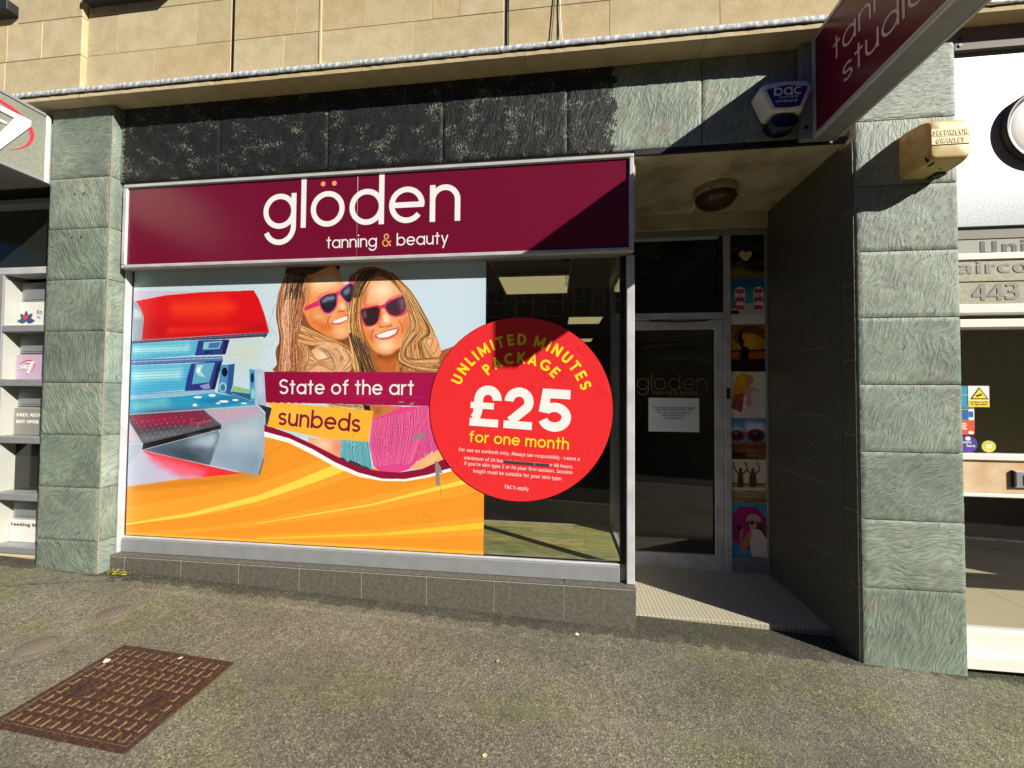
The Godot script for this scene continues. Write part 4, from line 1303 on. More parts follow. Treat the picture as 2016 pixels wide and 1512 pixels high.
func window_and_door():
	var al = mats["aluminium"]
	var du = mats["aluminium_dull"]
	var rb = mats["rubber"]
	var w = group_part("shop_window", shop, Vector3(-0.64, 0.22, -0.16))
	bx("sill", w, Vector3(-2.572, 0.2175, -0.2), Vector3(1.216, 0.322, -0.135), du, 0.004)
	bx("sill_bead", w, Vector3(-2.572, 0.3225, -0.2), Vector3(1.216, 0.337, -0.142), al, 0.003)
	bx("sill_end", w, Vector3(1.2165, 0.2175, -0.2), Vector3(1.257, 0.335, -0.155), du, 0.003)
	bx("jamb", w, Vector3(-2.585, 0.2175, -0.2), Vector3(-2.573, 2.44, -0.112), al, 0.002)
	bx("gasket", w, Vector3(-2.5728, 0.3375, -0.185), Vector3(-2.564, 2.44, -0.158), rb)
	bx("gasket", w, Vector3(-2.5635, 0.3373, -0.185), Vector3(1.222, 0.3405, -0.158), rb)
	bx("gasket", w, Vector3(1.2235, 0.3375, -0.2), Vector3(1.2575, 2.44, -0.15), rb)  # no rubber seal here: black colour stands for the shaded reveal beside the post
	bx("corner_post", w, Vector3(1.2585, 0.2178, -0.18), Vector3(1.311, 2.412, -0.122), al, 0.004)
	bx("head", w, Vector3(-2.585, 2.441, -0.25), Vector3(1.311, 2.5, -0.14), du)
	var g = put("pane", glazing(3.79, 2.1), mats["glass"], w, Vector3(-0.669, 1.39, -0.169))
	# return window beside the doorway
	var rw = group_part("side_window", shop, Vector3(1.28, 0.3, -0.57))
	put("pane", glazing(0.77, 2.1), mats["glass"], rw, Vector3(1.285, 1.39, -0.575), Basis(Vector3.UP, PI / 2))
	bx("bottom_rail", rw, Vector3(1.265, 0.2178, -0.93), Vector3(1.305, 0.32, -0.1805), du)
	bx("post", rw, Vector3(1.262, 0.2178, -0.985), Vector3(1.308, 2.9, -0.935), du, 0.003)
	bx("top_rail", rw, Vector3(1.262, 2.412, -0.934), Vector3(1.308, 2.5, -0.1805), du)
	bx("bulkhead", rw, Vector3(1.255, 2.5005, -0.985), Vector3(1.311, 3.05, -0.1), mats["plaster"])
	# doorway: soffit, lintel, tiled cheek, floor
	var dw = group_part("doorway", shop, Vector3(1.95, 0, -0.5))
	bx("soffit", dw, Vector3(1.2945, 3.052, -1.1), Vector3(2.62, 3.078, -0.076), mats["plaster"])
	bx("lintel", dw, Vector3(1.3085, 2.917, -1.1), Vector3(2.585, 3.0515, -0.955), mats["plaster"], 0.004)
	var tw = group_part("tiled_wall", shop, Vector3(2.6, 0, -0.6))
	bx("tile_bed", tw, Vector3(2.5812, -0.3, -1.1), Vector3(2.75, 3.06, -0.0128), mats["grout_dark"])
	bx("tile_bed", tw, Vector3(2.5778, -0.3, -0.2595), Vector3(2.581, 3.05, -0.0131), mats["grout_dark"])
	var ty = [-0.3, -0.035, 0.421, 0.884, 1.338, 1.799, 2.26, 2.72, 3.05]
	var tz = [-1.0, -0.96, -0.501, -0.262]
	for i in 8:
		for j in 3: bx("wall_tile", tw, Vector3(2.579, ty[i] + 0.0015, tz[j] + 0.0015), Vector3(2.5885, ty[i + 1] - 0.0015, tz[j + 1] - 0.0015), mats["wall_tile"], 0.001)
	var ty2 = [-0.3, 0.36, 0.80, 1.255, 1.71, 2.17, 2.63, 3.05]
	for i in 7:
		bx("wall_tile", tw, Vector3(2.5725, ty2[i] + 0.0015, -0.2605), Vector3(2.5885, ty2[i + 1] - 0.0015, -0.1205), mats["wall_tile"], 0.001)
		bx("wall_tile", tw, Vector3(2.5765, ty2[i] + 0.0015 - 0.02, -0.119), Vector3(2.5885, ty2[i + 1] - 0.0215, -0.0125), mats["wall_tile"], 0.001)
	var fl = mat("step_tile", Color(0.74, 0.71, 0.62), 0.8)
	var rib := Image.create_empty(256, 256, false, Image.FORMAT_RGBA8)
	rib.fill(Color(0.95, 0.95, 0.95))
	for q in 8:
		rib.fill_rect(Rect2i(q * 32, 0, 5, 256), Color(0.66, 0.65, 0.62))
		rib.fill_rect(Rect2i(q * 32, (q % 2) * 128, 32, 4), Color(0.7, 0.69, 0.66))
	fl.albedo_texture = ImageTexture.create_from_image(rib)
	fl.uv1_triplanar = true
	fl.uv1_world_triplanar = true
	fl.uv1_scale = Vector3.ONE * 4.5
	fl.heightmap_enabled = true
	fl.heightmap_texture = fl.albedo_texture
	fl.heightmap_scale = 0.2
	put("step", cbox(1.265, 0.25, 0.86, 0.004), fl, dw, Vector3(1.9455, -0.156, -0.675), Basis(Vector3.RIGHT, 0.019))
	bx("dark_gap_strip", dw, Vector3(1.296, 3.051, -0.0755), Vector3(2.578, 3.0915, -0.06), mats["black"])  # added black strip, painted in for the dark gap below the slate
	# glazed door with its frame
	var ds = group_part("door_screen", shop, Vector3(1.95, 0, -0.98))
	bx("head_frame", ds, Vector3(1.3085, 2.86, -1.03), Vector3(2.578, 2.9165, -0.972), du, 0.003)
	bx("transom", ds, Vector3(1.3085, 2.13, -1.03), Vector3(2.2235, 2.19, -0.968), al, 0.004)
	bx("mullion", ds, Vector3(2.224, -0.045, -1.03), Vector3(2.278, 2.859, -0.962), al, 0.004)
	bx("jamb", ds, Vector3(2.562, -0.045, -1.03), Vector3(2.578, 2.859, -0.965), du)
	bx("jamb", ds, Vector3(1.3085, -0.045, -1.03), Vector3(1.345, 2.129, -0.972), du)
	bx("kick_panel", ds, Vector3(2.2785, -0.045, -1.02), Vector3(2.5615, 0.1, -0.975), du, 0.003)
	for i in 9:
		bx("louvre_blade", ds, Vector3(1.36, 2.2 + i * 0.072, -1.02 + 0.004 * (i % 2)), Vector3(2.19, 2.268 + i * 0.072, -1.012 + 0.004 * (i % 2)), mat("louvre_glass", "0c0d0d", 0.08), 0.001)
	bx("louvre_frame", ds, Vector3(2.19, 2.1905, -1.02), Vector3(2.2235, 2.859, -0.98), rb)
	bx("louvre_rail", ds, Vector3(1.31, 2.84, -1.01), Vector3(2.19, 2.8595, -0.976), al)
	var d = group_part("door", shop, Vector3(1.78, -0.02, -0.98))
	bx("stile", d, Vector3(2.146, -0.026, -1.015), Vector3(2.221, 2.125, -0.974), al, 0.004)
	bx("stile", d, Vector3(1.346, -0.026, -1.015), Vector3(1.42, 2.125, -0.974), al, 0.004)
	bx("rail", d, Vector3(1.4205, 2.04, -1.015), Vector3(2.1455, 2.125, -0.974), al, 0.004)
	bx("rail", d, Vector3(1.4205, -0.026, -1.015), Vector3(2.1455, 0.1, -0.974), al, 0.004)
	bx("gasket", d, Vector3(1.4205, 0.1005, -1.0), Vector3(1.428, 2.0395, -0.98), rb)
	bx("gasket", d, Vector3(2.1385, 0.1005, -1.0), Vector3(2.1455, 2.0395, -0.98), rb)
	bx("gasket", d, Vector3(1.4285, 2.03, -1.0), Vector3(2.138, 2.0395, -0.98), rb)
	put("pane", glazing(0.72, 1.94), mats["glass"], d, Vector3(1.783, 1.07, -0.992))
	bx("lock", ds, Vector3(2.236, 1.44, -0.9615), Vector3(2.266, 1.53, -0.955), mats["dark_steel"])
	put("closer_cover", tube([Vector3(1.6, 2.118, -0.966), Vector3(1.9, 2.108, -0.962), Vector3(2.1, 2.12, -0.966)], 0.006), mats["dark_steel"], d)
	put("pane", glazing(0.284, 2.757), mats["glass"], ds, Vector3(2.42, 1.48, -0.99))

# a pane has two faces, 6 mm apart
func glazing(w, h):
	var st := SurfaceTool.new()
	st.begin(Mesh.PRIMITIVE_TRIANGLES)
	for z in [0.0, -0.006]:
		for q in [[0, 0], [1, 0], [1, 1], [0, 0], [1, 1], [0, 1]]:
			st.set_normal(Vector3.BACK)
			st.add_vertex(Vector3((q[0] - 0.5) * w, (0.5 - q[1]) * h, z))
	return st.commit()

func interior():
	var dk = mats["inner_wall"]
	var it = group_part("shop_interior", shop, Vector3(0, 0, -5))
	bx("wall", it, Vector3(-2.75, -0.2, -11.0), Vector3(-2.6, 3.3, -0.26), dk)
	bx("wall", it, Vector3(2.76, -0.2, -11.0), Vector3(2.9, 3.3, -1.0), dk)
	bx("wall", it, Vector3(-2.75, -0.2, -11.2), Vector3(2.9, 3.3, -11.01), dk)
	bx("ceiling_slab", it, Vector3(-2.9, 3.08, -11.0), Vector3(2.9, 3.3, -0.3), dk)
	bx("window_head", it, Vector3(-2.6, 2.5005, -0.3), Vector3(1.254, 3.079, -0.171), dk)
	bx("floor", it, Vector3(-2.75, -0.3, -11.0), Vector3(2.75, -0.03, -1.1), mat("vinyl_floor", "5c5344", 0.5))
	bx("display_base", it, Vector3(-2.59, -0.3, -1.0), Vector3(1.2545, 0.29, -0.201), dk)
	var ct = mat("ceiling_tile", "a9a288", 0.9)
	for i in 5:
		for j in 5:
			var x = -1.95 + i * 0.97
			var z = -0.62 - j * 0.92
			if i == 2 and j == 2: continue
			bx("ceiling_tile", it, Vector3(x + 0.012, 3.055, z - 0.908), Vector3(x + 0.958, 3.075, z - 0.012), ct, 0.003)
	for i in 6: bx("ceiling_bar", it, Vector3(-1.95 + i * 0.97 - 0.012, 3.05, -5.2), Vector3(-1.95 + i * 0.97 + 0.012, 3.079, -0.4), mats["white_paint"])
	# window bed boarded along the street
	var ramp = ["949a66", "a4a56e", "aca673", "95a074", "b2ac7c"]
	var S = FastNoiseLite.TYPE_SIMPLEX_SMOOTH
	var wt = noise_tex(S, 0.02, 5, 71, 512, [0.0, "9a9a80", 0.5, "e0dcc4", 1.0, "ffffff"], 10.0)
	for r in 7:
		var x = -2.59 - r * 0.37
		var k = r
		while x < 1.25:
			var x1 = minf(x + 1.18, 1.2545)
			var m = mat("board_%d" % (k % 5), ramp[k % 5], 0.45, 0.0, {"albedo_texture": wt, "uv1_triplanar": true, "uv1_world_triplanar": true, "uv1_scale": Vector3(0.5, 3.0, 3.5), "uv1_offset": Vector3(k * 0.31, 0, k * 0.17)})
			if x1 > -2.5: bx("floor_board", it, Vector3(maxf(x, -2.59) + 0.0008, 0.29, -0.9845 + r * 0.112), Vector3(x1 - 0.0008, 0.305, -0.9845 + (r + 1) * 0.112 - 0.0012), m, 0.001)
			x = x1 + 0.0005 if x1 < 1.254 else 9.0
			k += 2
	bx("bed_nosing", it, Vector3(-2.59, 0.2, -1.012), Vector3(1.2545, 0.306, -0.9855), mats["aluminium_dull"])
	# lit ceiling panels
	var spots = [[Vector3(0.475, 3.05, -3.05), 0.94, 0.86], [Vector3(1.38, 3.05, -5.8), 0.68, 0.72], [Vector3(1.55, 3.05, -8.85), 0.5, 0.6]]
	var names = ["large lit ceiling panel behind the shop window with a chain hanging before it", "lit ceiling panel further back over the shop floor", "small lit ceiling panel deepest in the dark shop"]
	for i in 3:
		var s = spots[i]
		var t = thing("ceiling_light", names[i], "ceiling light", s[0], "lit panels in the shop ceiling")
		bx("light_frame", t, s[0] + Vector3(-s[1] / 2 - 0.015, 0.001, -s[2] / 2 - 0.015), s[0] + Vector3(s[1] / 2 + 0.015, 0.028, s[2] / 2 + 0.015), mats["white_paint"])
		bx("light_diffuser", t, s[0] + Vector3(-s[1] / 2, -0.006, -s[2] / 2), s[0] + Vector3(s[1] / 2, 0.0, s[2] / 2), mat("light_glow", "f0e6b8", 0.6, 0.0, {"emission_enabled": true, "emission": Color(1.0, 0.93, 0.66), "emission_energy_multiplier": 0.26}))
		var l := AreaLight3D.new()
		l.name = "lamp"
		t.add_child(l)
		l.position = Vector3(0, -0.012, 0)
		l.rotation = Vector3(-PI / 2, 0, 0)
		l.area_size = Vector2(s[1], s[2])
		l.light_color = Color(1.0, 0.93, 0.66)
		l.light_energy = 0.015
		l.shadow_enabled = true
		l.area_range = 14.0
	# hooked chain behind the glass
	var ch = thing("hanging_chain", "thin black chain with a hook hanging behind the window glass", "chain", Vector3(0.86, 2.44, -0.24))
	bx("ceiling_plate", ch, Vector3(0.83, 2.435, -0.27), Vector3(0.89, 2.49, -0.22), mats["black"])
	for i in 7:
		put("link", link_mesh(), mats["dark_steel"], ch, Vector3(0.86, 2.418 - i * 0.026, -0.245), Basis(Vector3.UP, PI / 2 * (i % 2)))

func link_mesh():
	if meshes.has("link"): return meshes["link"]
	var p = []
	for i in 17: p.append(Vector3(cos(TAU * i / 16) * 0.007, sin(TAU * i / 16) * 0.016, 0))
	meshes["link"] = tube(p, 0.0018, 6)
	return meshes["link"]

# ---------------------------------------------------------------- across the street, seen in the glass
func opposite():
	var b = thing("opposite_building", "tall stone terrace across the street, mirrored in the shop glass", "building", Vector3(0, -0.2, 14.1))
	var st = tri("far_stone", Color(0.72, 0.66, 0.54), 0.9, noise_tex(FastNoiseLite.TYPE_SIMPLEX_SMOOTH, 0.02, 4, 91, 256, [0.0, "b0a080", 1.0, "ffffff"]), 0.5)
	bx("wall", b, Vector3(-26, -1.5, 14.1), Vector3(26, 10.5, 16.0), st)
	bx("cornice", b, Vector3(-26, 4.0, 13.95), Vector3(26, 4.15, 14.09), st)
	bx("roof", b, Vector3(-26, 10.5, 13.9), Vector3(26, 10.8, 16.2), mats["inner_wall"])
	var pane = mat("far_pane", "10161c", 0.05)
	for i in 14:
		for j in 2:
			var x = -9.6 + i * 1.28
			var y = 4.9 + j * 2.6
			var f = group_part("window", b, Vector3(x, y, 14.0))
			bx("pane", f, Vector3(x - 0.36, y, 14.03), Vector3(x + 0.36, y + 1.25, 14.06), pane)
			for q in [[-0.42, -0.06, -0.36, 1.31], [0.36, -0.06, 0.42, 1.31], [-0.36, -0.06, 0.36, 0.0], [-0.36, 1.25, 0.36, 1.31], [-0.36, 0.6, 0.36, 0.65], [-0.02, 0.651, 0.02, 1.249]]:
				bx("frame", f, Vector3(x + q[0], y + q[1], 13.99), Vector3(x + q[2], y + q[3], 14.029), mats["white_paint"])
	bx("shopfront", b, Vector3(-20, -1.2, 14.0), Vector3(20, 2.7, 14.05), mat("far_glass", "0d0f10", 0.1))
	var s = thing("opposite_sign", "dark shop sign across the street reading first move, mirrored in the door glass", "sign", Vector3(6.6, 3.2, 14.0))
	bx("board", s, Vector3(3.0, 2.75, 13.9), Vector3(10.2, 3.95, 14.0), mat("far_board", "1c1b19", 0.6))
	typeset("first move", 2.5, mats["white_paint"], s, Vector3(7.9, 3.02, 13.89), false, "Droid Serif", 0.01, Basis(Vector3.UP, PI))
	var pts = []
	for i in 15: pts.append(Vector3(4.6 + i * 0.3, 3.62 + 0.2 * sin(PI * i / 14.0), 13.88))
	put("arched_band", tube(pts, 0.04), mat("cream_band", "c8b88a", 0.6), s)

# ---------------------------------------------------------------- signs
func fascia_sign():
	var al = mats["aluminium"]
	var s = thing("shop_sign", "long maroon fascia sign with white round lettering and silver frame above the poster window", "sign", Vector3(-0.63, 2.413, -0.1))
	var x0 = -2.553
	var x1 = 1.294
	bx("case", s, Vector3(x0 + 0.004, 2.416, -0.1705), Vector3(x1 - 0.004, 3.064, -0.085), mats["aluminium_dull"])
	for q in [[x0, 2.413, x1, 2.441], [x0, 3.04, x1, 3.068], [x0, 2.4412, x0 + 0.036, 3.0398], [x1 - 0.03, 2.4412, x1, 3.0398]]:
		bx("frame_bar", s, Vector3(q[0], q[1], -0.1), Vector3(q[2], q[3], -0.055), al, 0.005)
	bx("face_panel", s, Vector3(x0 + 0.0362, 2.4412, -0.084), Vector3(-0.638, 3.0398, -0.07), mats["maroon"], 0.0008)
	bx("face_panel", s, Vector3(-0.6362, 2.4412, -0.084), Vector3(x1 - 0.0302, 3.0398, -0.07), mats["maroon"], 0.0008)
	var w = mats["white_vinyl"]
	set_letters(s, "glöden", 0.262, 0.152, 0.142, w, Vector3(-1.373, 2.672, -0.0685))
	for x in [-0.905, -0.818]: put("letter_dot", slab_of(ellipse(0.018, 0.018, 24), 0.0008), mats["orange_vinyl"], s, Vector3(x, 2.989, -0.0688))
	var k = 0.908 / text_width("tanning & beauty", 0.15, 0.13)
	var x = -0.87
	for q in [["tanning", w], ["&", mats["orange_vinyl"]], ["beauty", w]]:
		set_letters(s, q[0], k, 0.15, 0.13, q[1], Vector3(x, 2.512, -0.0685))
		x += (text_width(q[0], 0.15, 0.13) + 0.13 + 0.5) * k

func projecting_sign():
	var al = mats["aluminium"]
	var p = thing("projecting_sign", "dark red box sign with pale lettering projecting from the wall above the doorway", "sign", Vector3(2.43, 3.05, 0.0))
	var X = 2.35
	var z1 = 1.06
	bx("box", p, Vector3(X + 0.012, 3.062, 0.012), Vector3(2.498, 3.668, z1 - 0.012), mats["aluminium_dull"])
	for q in [[3.05, 3.076], [3.654, 3.68]]:
		bx("edge_bar", p, Vector3(X, q[0], 0.0), Vector3(X + 0.02, q[1], z1), al, 0.003)
		bx("edge_bar", p, Vector3(2.49, q[0], 0.0), Vector3(2.51, q[1], z1), al, 0.003)
	for z in [0.0, z1 - 0.022]:
		bx("edge_bar", p, Vector3(X, 3.0765, z), Vector3(X + 0.02, 3.6535, z + 0.022), al, 0.003)
		bx("edge_bar", p, Vector3(2.49, 3.0765, z), Vector3(2.51, 3.6535, z + 0.022), al, 0.003)
	bx("soffit_plate", p, Vector3(X + 0.0205, 3.054, 0.004), Vector3(2.4895, 3.0615, z1 - 0.004), mats["aluminium_dull"], 0.001)
	bx("end_plate", p, Vector3(X + 0.02, 3.06, z1 - 0.011), Vector3(2.49, 3.67, z1 - 0.002), al)
	bx("face_panel", p, Vector3(X + 0.006, 3.0765, 0.0225), Vector3(X + 0.0118, 3.6535, z1 - 0.0225), mats["maroon"])
	bx("face_panel", p, Vector3(2.4985, 3.0765, 0.0225), Vector3(2.504, 3.6535, z1 - 0.0225), mats["maroon"])
	bx("wall_plate", p, Vector3(2.292, 3.056, -0.046), Vector3(2.349, 3.66, -0.012), mats["aluminium_dull"], 0.002)
	bx("wall_plate", p, Vector3(2.3495, 3.056, -0.046), Vector3(2.51, 3.66, -0.001), mats["aluminium_dull"], 0.002)
	for y in [3.13, 3.36]: put("bolt", slab_of(ellipse(0.011, 0.011, 12), 0.01), mats["black"], p, Vector3(2.318, y, -0.004))
	var t = Basis(Vector3(0, 0, 1), Vector3(0, 1, 0), Vector3(-1, 0, 0))
	var m = mat("pale_vinyl", "e6cfc9", 0.5)
	set_letters(p, "tanning", 0.098, 0.13, 0.16, m, Vector3(X + 0.0045, 3.375, 0.175), t)
	set_letters(p, "studio", 0.098, 0.13, 0.16, m, Vector3(X + 0.0045, 3.19, 0.245), t)

func rounded(pts, r):       # polygon with its corners rounded
	var o := PackedVector2Array()
	var n = pts.size()
	for i in n:
		var a = (pts[(i - 1 + n) % n] - pts[i]).normalized()
		var b = (pts[(i + 1) % n] - pts[i]).normalized()
		for k in 5:
			var t = k / 4.0
			o.append((pts[i] + a * r).lerp(pts[i], t).lerp(pts[i].lerp(pts[i] + b * r, t), t))
	return o

# loft through outlines with equal point counts
func loft(rings, cap = true):
	var st := SurfaceTool.new()
	st.begin(Mesh.PRIMITIVE_TRIANGLES)
	st.set_smooth_group(1)
	for k in rings.size() - 1:
		var A = rings[k]
		var B = rings[k + 1]
		for i in A.size():
			var j = (i + 1) % A.size()
			quad(st, A[i], A[j], B[j], B[i])
	if cap:
		var L = rings[-1]
		var c = Vector3.ZERO
		for p in L: c += p / L.size()
		for i in L.size():
			for p in [c, L[i], L[(i + 1) % L.size()]]: st.add_vertex(p)
	return finish(st)

func alarms_and_lamp():
	# blue and white alarm box on the shaded fascia
	var o = Vector3(2.172, 3.29, 0.055)
	var a = thing("alarm_box", "small blue and white alarm box on the shaded slate beside the projecting sign", "alarm box", Vector3(2.17, 3.16, -0.05))
	var outer = V2([-0.142, 0.045, -0.118, 0.082, 0.0, 0.09, 0.118, 0.082, 0.142, 0.045, 0.088, -0.085, 0.0, -0.092, -0.088, -0.085])
	var rings = []
	for q in [[1.1, -0.1], [1.1, -0.035], [1.0, 0.0], [0.94, 0.004]]:
		var r = []
		for p in rounded(outer, 0.01): r.append(Vector3(p.x * q[0], p.y * q[0], q[1]))
		r.reverse()
		rings.append(r)
	put("case", loft(rings), mats["white_paint"], a, o)
	var inner = V2([-0.118, 0.045, 0.0, 0.064, 0.118, 0.045, 0.07, -0.07, 0.0, -0.075, -0.07, -0.07])
	var blue = mat("alarm_blue", "1c2270", 0.35)
	put("face_label", slab_of(rounded(inner, 0.012), 0.004), blue, a, o + Vector3(0, 0, 0.006))
	var w = mats["white_vinyl"]
	set_letters(a, "bac", 0.05, 0.19, 0.12, w, o + Vector3(-0.075, 0.0, 0.0072))
	typeset("& security ltd", 0.105, w, a, o + Vector3(-0.045, -0.02, 0.0068), false, "Droid Sans", 0.0006)
	typeset("0117 958 38 38", 0.12, w, a, o + Vector3(-0.065, -0.042, 0.0068), true, "Droid Sans", 0.0006)
	var strobe = []
	for q in [[0.085, -0.10, -0.1], [0.08, -0.10, -0.02], [0.06, -0.10, -0.012]]:
		var r = []
		for p in ellipse(q[0], 0.001, 1): pass
		for i in 20:
			var an = TAU * i / 20
			r.append(Vector3(cos(an) * q[0], -0.135 + sin(an) * 0.06 * q[0] / 0.085, q[2]))
		r.reverse()
		strobe.append(r)
	put("strobe_lens", loft(strobe), mat("strobe_blue", "0b1038", 0.2), a, o)
	# cream alarm box on the sunlit pilaster
	var cr = mat("aged_cream", "dcc98a", 0.5, 0.0, {"albedo_texture": noise_tex(FastNoiseLite.TYPE_SIMPLEX_SMOOTH, 0.012, 4, 81, 256, [0.0, "c0a06a", 0.3, "e8dcc0", 1.0, "ffffff"]), "uv1_triplanar": true, "uv1_scale": Vector3.ONE * 3.0})
	var q0 = Vector3(2.932, 2.88, 0.0)
	var s = thing("alarm_box", "large aged cream alarm box with raised lettering on the right slate pilaster", "alarm box", q0)
	var body = []
	for k in [[0.0, 0.107, 0.15, -0.115], [0.03, 0.109, 0.152, -0.116], [0.13, 0.107, 0.135, -0.11], [0.165, 0.103, 0.12, -0.102], [0.178, 0.096, 0.11, -0.094], [0.182, 0.085, 0.1, -0.084]]:
		var pts = V2([-k[1], k[3], k[1], k[3], k[1], k[2], -k[1], k[2]])
		var r = []
		for p in rounded(pts, 0.026): r.append(Vector3(p.x, p.y, k[0]))
		r.reverse()
		body.append(r)
	put("cover", loft(body), cr, s, q0)
	bx("name_band", s, q0 + Vector3(-0.094, 0.022, 0.172), q0 + Vector3(0.094, 0.066, 0.186), cr, 0.001)
	bx("name_band", s, q0 + Vector3(-0.094, -0.024, 0.172), q0 + Vector3(0.094, 0.0205, 0.186), cr, 0.001)
	var sl = Basis(Vector3(1, 0, 0), Vector3(0.18, 1, 0), Vector3(0, 0, 1))
	typeset("SECURICOR", 0.17, cr, s, q0 + Vector3(-0.088, 0.028, 0.1865), true, "Droid Sans", 0.003, sl, "raised_lettering", 0.028)
	typeset("GRANLEY", 0.14, cr, s, q0 + Vector3(-0.074, -0.017, 0.1865), true, "Droid Sans", 0.003, sl, "raised_lettering", 0.028)
	var stain = mat("grime", "2e2818", 0.9)
	for p in [[-0.1, -0.085, 0.166, 0.008, 0.024], [-0.06, -0.1105, 0.13, 0.01, 0.03], [0.02, -0.1125, 0.1, 0.006, 0.007]]:
		put("grime_spot", blotch(p[3], p[4], int(p[1] * -1000)), stain, s, q0 + Vector3(p[0], p[1], p[2]), Basis(Vector3.RIGHT, PI / 2) if p[1] < -0.1 else Basis(Vector3.UP, -0.7))
	put("bracket", cbox(0.06, 0.012, 0.06, 0.003), mats["black"], s, q0 + Vector3(0.06, -0.122, 0.04))
	# bulkhead lamp on the doorway ceiling (unlit)
	var L = Vector3(2.0, 3.052, -0.56)
	var l = thing("bulkhead_lamp", "unlit round bulkhead lamp with amber glass on the doorway ceiling", "lamp", L)
	put("lamp_base", lathe([Vector2(0, 0), Vector2(0.155, 0.0), Vector2(0.158, -0.02), Vector2(0.15, -0.055), Vector2(0.143, -0.058), Vector2(0, -0.058)]), mat("lamp_metal", "9a9078", 0.6), l, L)
	put("lamp_glass", lathe([Vector2(0.144, -0.0585), Vector2(0.14, -0.09), Vector2(0.11, -0.125), Vector2(0.06, -0.14), Vector2(0, -0.144)]), mat("amber_glass", "4a3c20", 0.2), l, L)
	for i in 3: put("screw_lug", cbox(0.016, 0.01, 0.012, 0.003), mats["dark_steel"], l, L + Vector3(cos(i * 2.1) * 0.158, -0.05, sin(i * 2.1) * 0.158), Basis(Vector3.UP, -i * 2.1))

func blotch(w, h, sd):
	var n := FastNoiseLite.new()
	n.seed = sd
	var p := PackedVector2Array()
	for i in 22:
		var a = TAU * i / 22
		var r = 1.0 + n.get_noise_1d(i * 40.0) * 0.7
		p.append(Vector2(cos(a) * w * r, sin(a) * h * r))
	return slab_of(p, 0.001)

func window_prints():
	poster_art()
	# posters on the window
	var p = thing("window_poster", "large window poster of two women in sunglasses and a sunbed above orange rays", "poster", Vector3(-1.143, 0.338, -0.163))
	put("print", sheet(2.856, 2.099), print_mat("poster_print", 0.3), p, Vector3(-1.138, 1.3905, -0.1625))
	set_letters(p, "State of the art", 1.052 / text_width("State of the art", 0.17, 0.15), 0.17, 0.15, mats["white_vinyl"], Vector3(-1.285, 1.4545, -0.1618))
	set_letters(p, "sunbeds", 0.655 / text_width("sunbeds", 0.19, 0.12), 0.19, 0.12, mats["dark_vinyl"], Vector3(-1.291, 1.222, -0.1618), Basis(Vector3.BACK, -0.067))
	# round sticker
	var c = Vector3(0.532, 1.365, -0.1595)
	var s = thing("round_sticker", "big round red window sticker offering a package for £25", "sticker", c)
	art = Image.create_empty(512, 512, false, Image.FORMAT_RGBA8)
	art.fill(Color(0.3, 0.3, 0.3))
	var r := RandomNumberGenerator.new()
	r.seed = 4
	for i in 90:
		var q = Vector2(r.randf_range(40, 470), r.randf_range(40, 470))
		var rad = r.randf_range(2, 7) if i > 14 else r.randf_range(9, 17)
		var e = []
		for t in 12: e.append_array([q.x + cos(TAU * t / 12) * rad, q.y + sin(TAU * t / 12) * rad * r.randf_range(0.8, 1.3)])
		soft("b0b0b0", e, 2, 1.0)
	var red = mat("sticker_red", "ec3034", 0.3, 0.0, {"heightmap_enabled": true, "heightmap_texture": ImageTexture.create_from_image(art), "heightmap_scale": 0.35, "uv1_triplanar": true, "uv1_scale": Vector3.ONE * 0.75})
	put("vinyl_disc", slab_of(ellipse(0.642, 0.642, 96), 0.0008), red, s, c)
	put("disc_edge", ring_mesh(0.642, 0.6455), mat("pink_edge", "ff8a86", 0.4), s, c + Vector3(0, 0, -0.0006))
	var y = mats["yellow_vinyl"]
	var w = mats["white_vinyl"]
	var f = c + Vector3(0, 0, 0.0012)
	set_letters(s, "UNLIMITED MINUTES", 0.056, 0.29, 0.37, y, f, Basis(Vector3.BACK, -0.04), 0.447)
	set_letters(s, "PACKAGE", 0.055, 0.29, 0.31, y, f, Basis(Vector3.BACK, -0.04), 0.318)
	var tilt = Basis(Vector3.BACK, -0.055)
	heavy_digits(s, w, f + Vector3(-0.352, -0.122, 0), tilt)
	set_letters(s, "for one month", 0.70 / text_width("for one month", 0.19, 0.15), 0.19, 0.15, y, f + Vector3(-0.353, -0.238, 0), tilt)
	for q in [["For use on sunbeds only. Always tan responsibly - Leave a", -0.425, -0.312, 0.845], ["minimum of 24 hours between sessions or 48 hours", -0.386, -0.362, 0.757], ["if you're skin type 2 or its your first session. Session", -0.386, -0.409, 0.757], ["length must be suitable for your skin type.", -0.32, -0.46, 0.62], ["T&C's apply", -0.1, -0.563, 0.172]]:
		typeset(q[0], q[3], w, s, f + Vector3(q[1], q[2], -0.0004), false, "Droid Sans", 0.0006, tilt, "small_print")
	for q in [[-0.105, 0.215], [0.115, 0.1]]:
		put("tape_strip", slab_of(PackedVector2Array([Vector2(0, 0), Vector2(q[1], 0), Vector2(q[1], 0.019), Vector2(0, 0.019)]), 0.0004), mat("tape", "3a4444", 0.4), s, f + Vector3(q[0], -0.362 - (q[0] + 0.386) * 0.055 - 0.002, 0.0009), tilt)

func ring_mesh(r0, r1):
	var st := SurfaceTool.new()
	st.begin(Mesh.PRIMITIVE_TRIANGLES)
	st.set_normal(Vector3.BACK)
	for i in 96:
		var a = Vector3(cos(TAU * i / 96), sin(TAU * i / 96), 0)
		var b = Vector3(cos(TAU * (i + 1) / 96), sin(TAU * (i + 1) / 96), 0)
		quad(st, a * r0, a * r1, b * r1, b * r0)
	return st.commit()

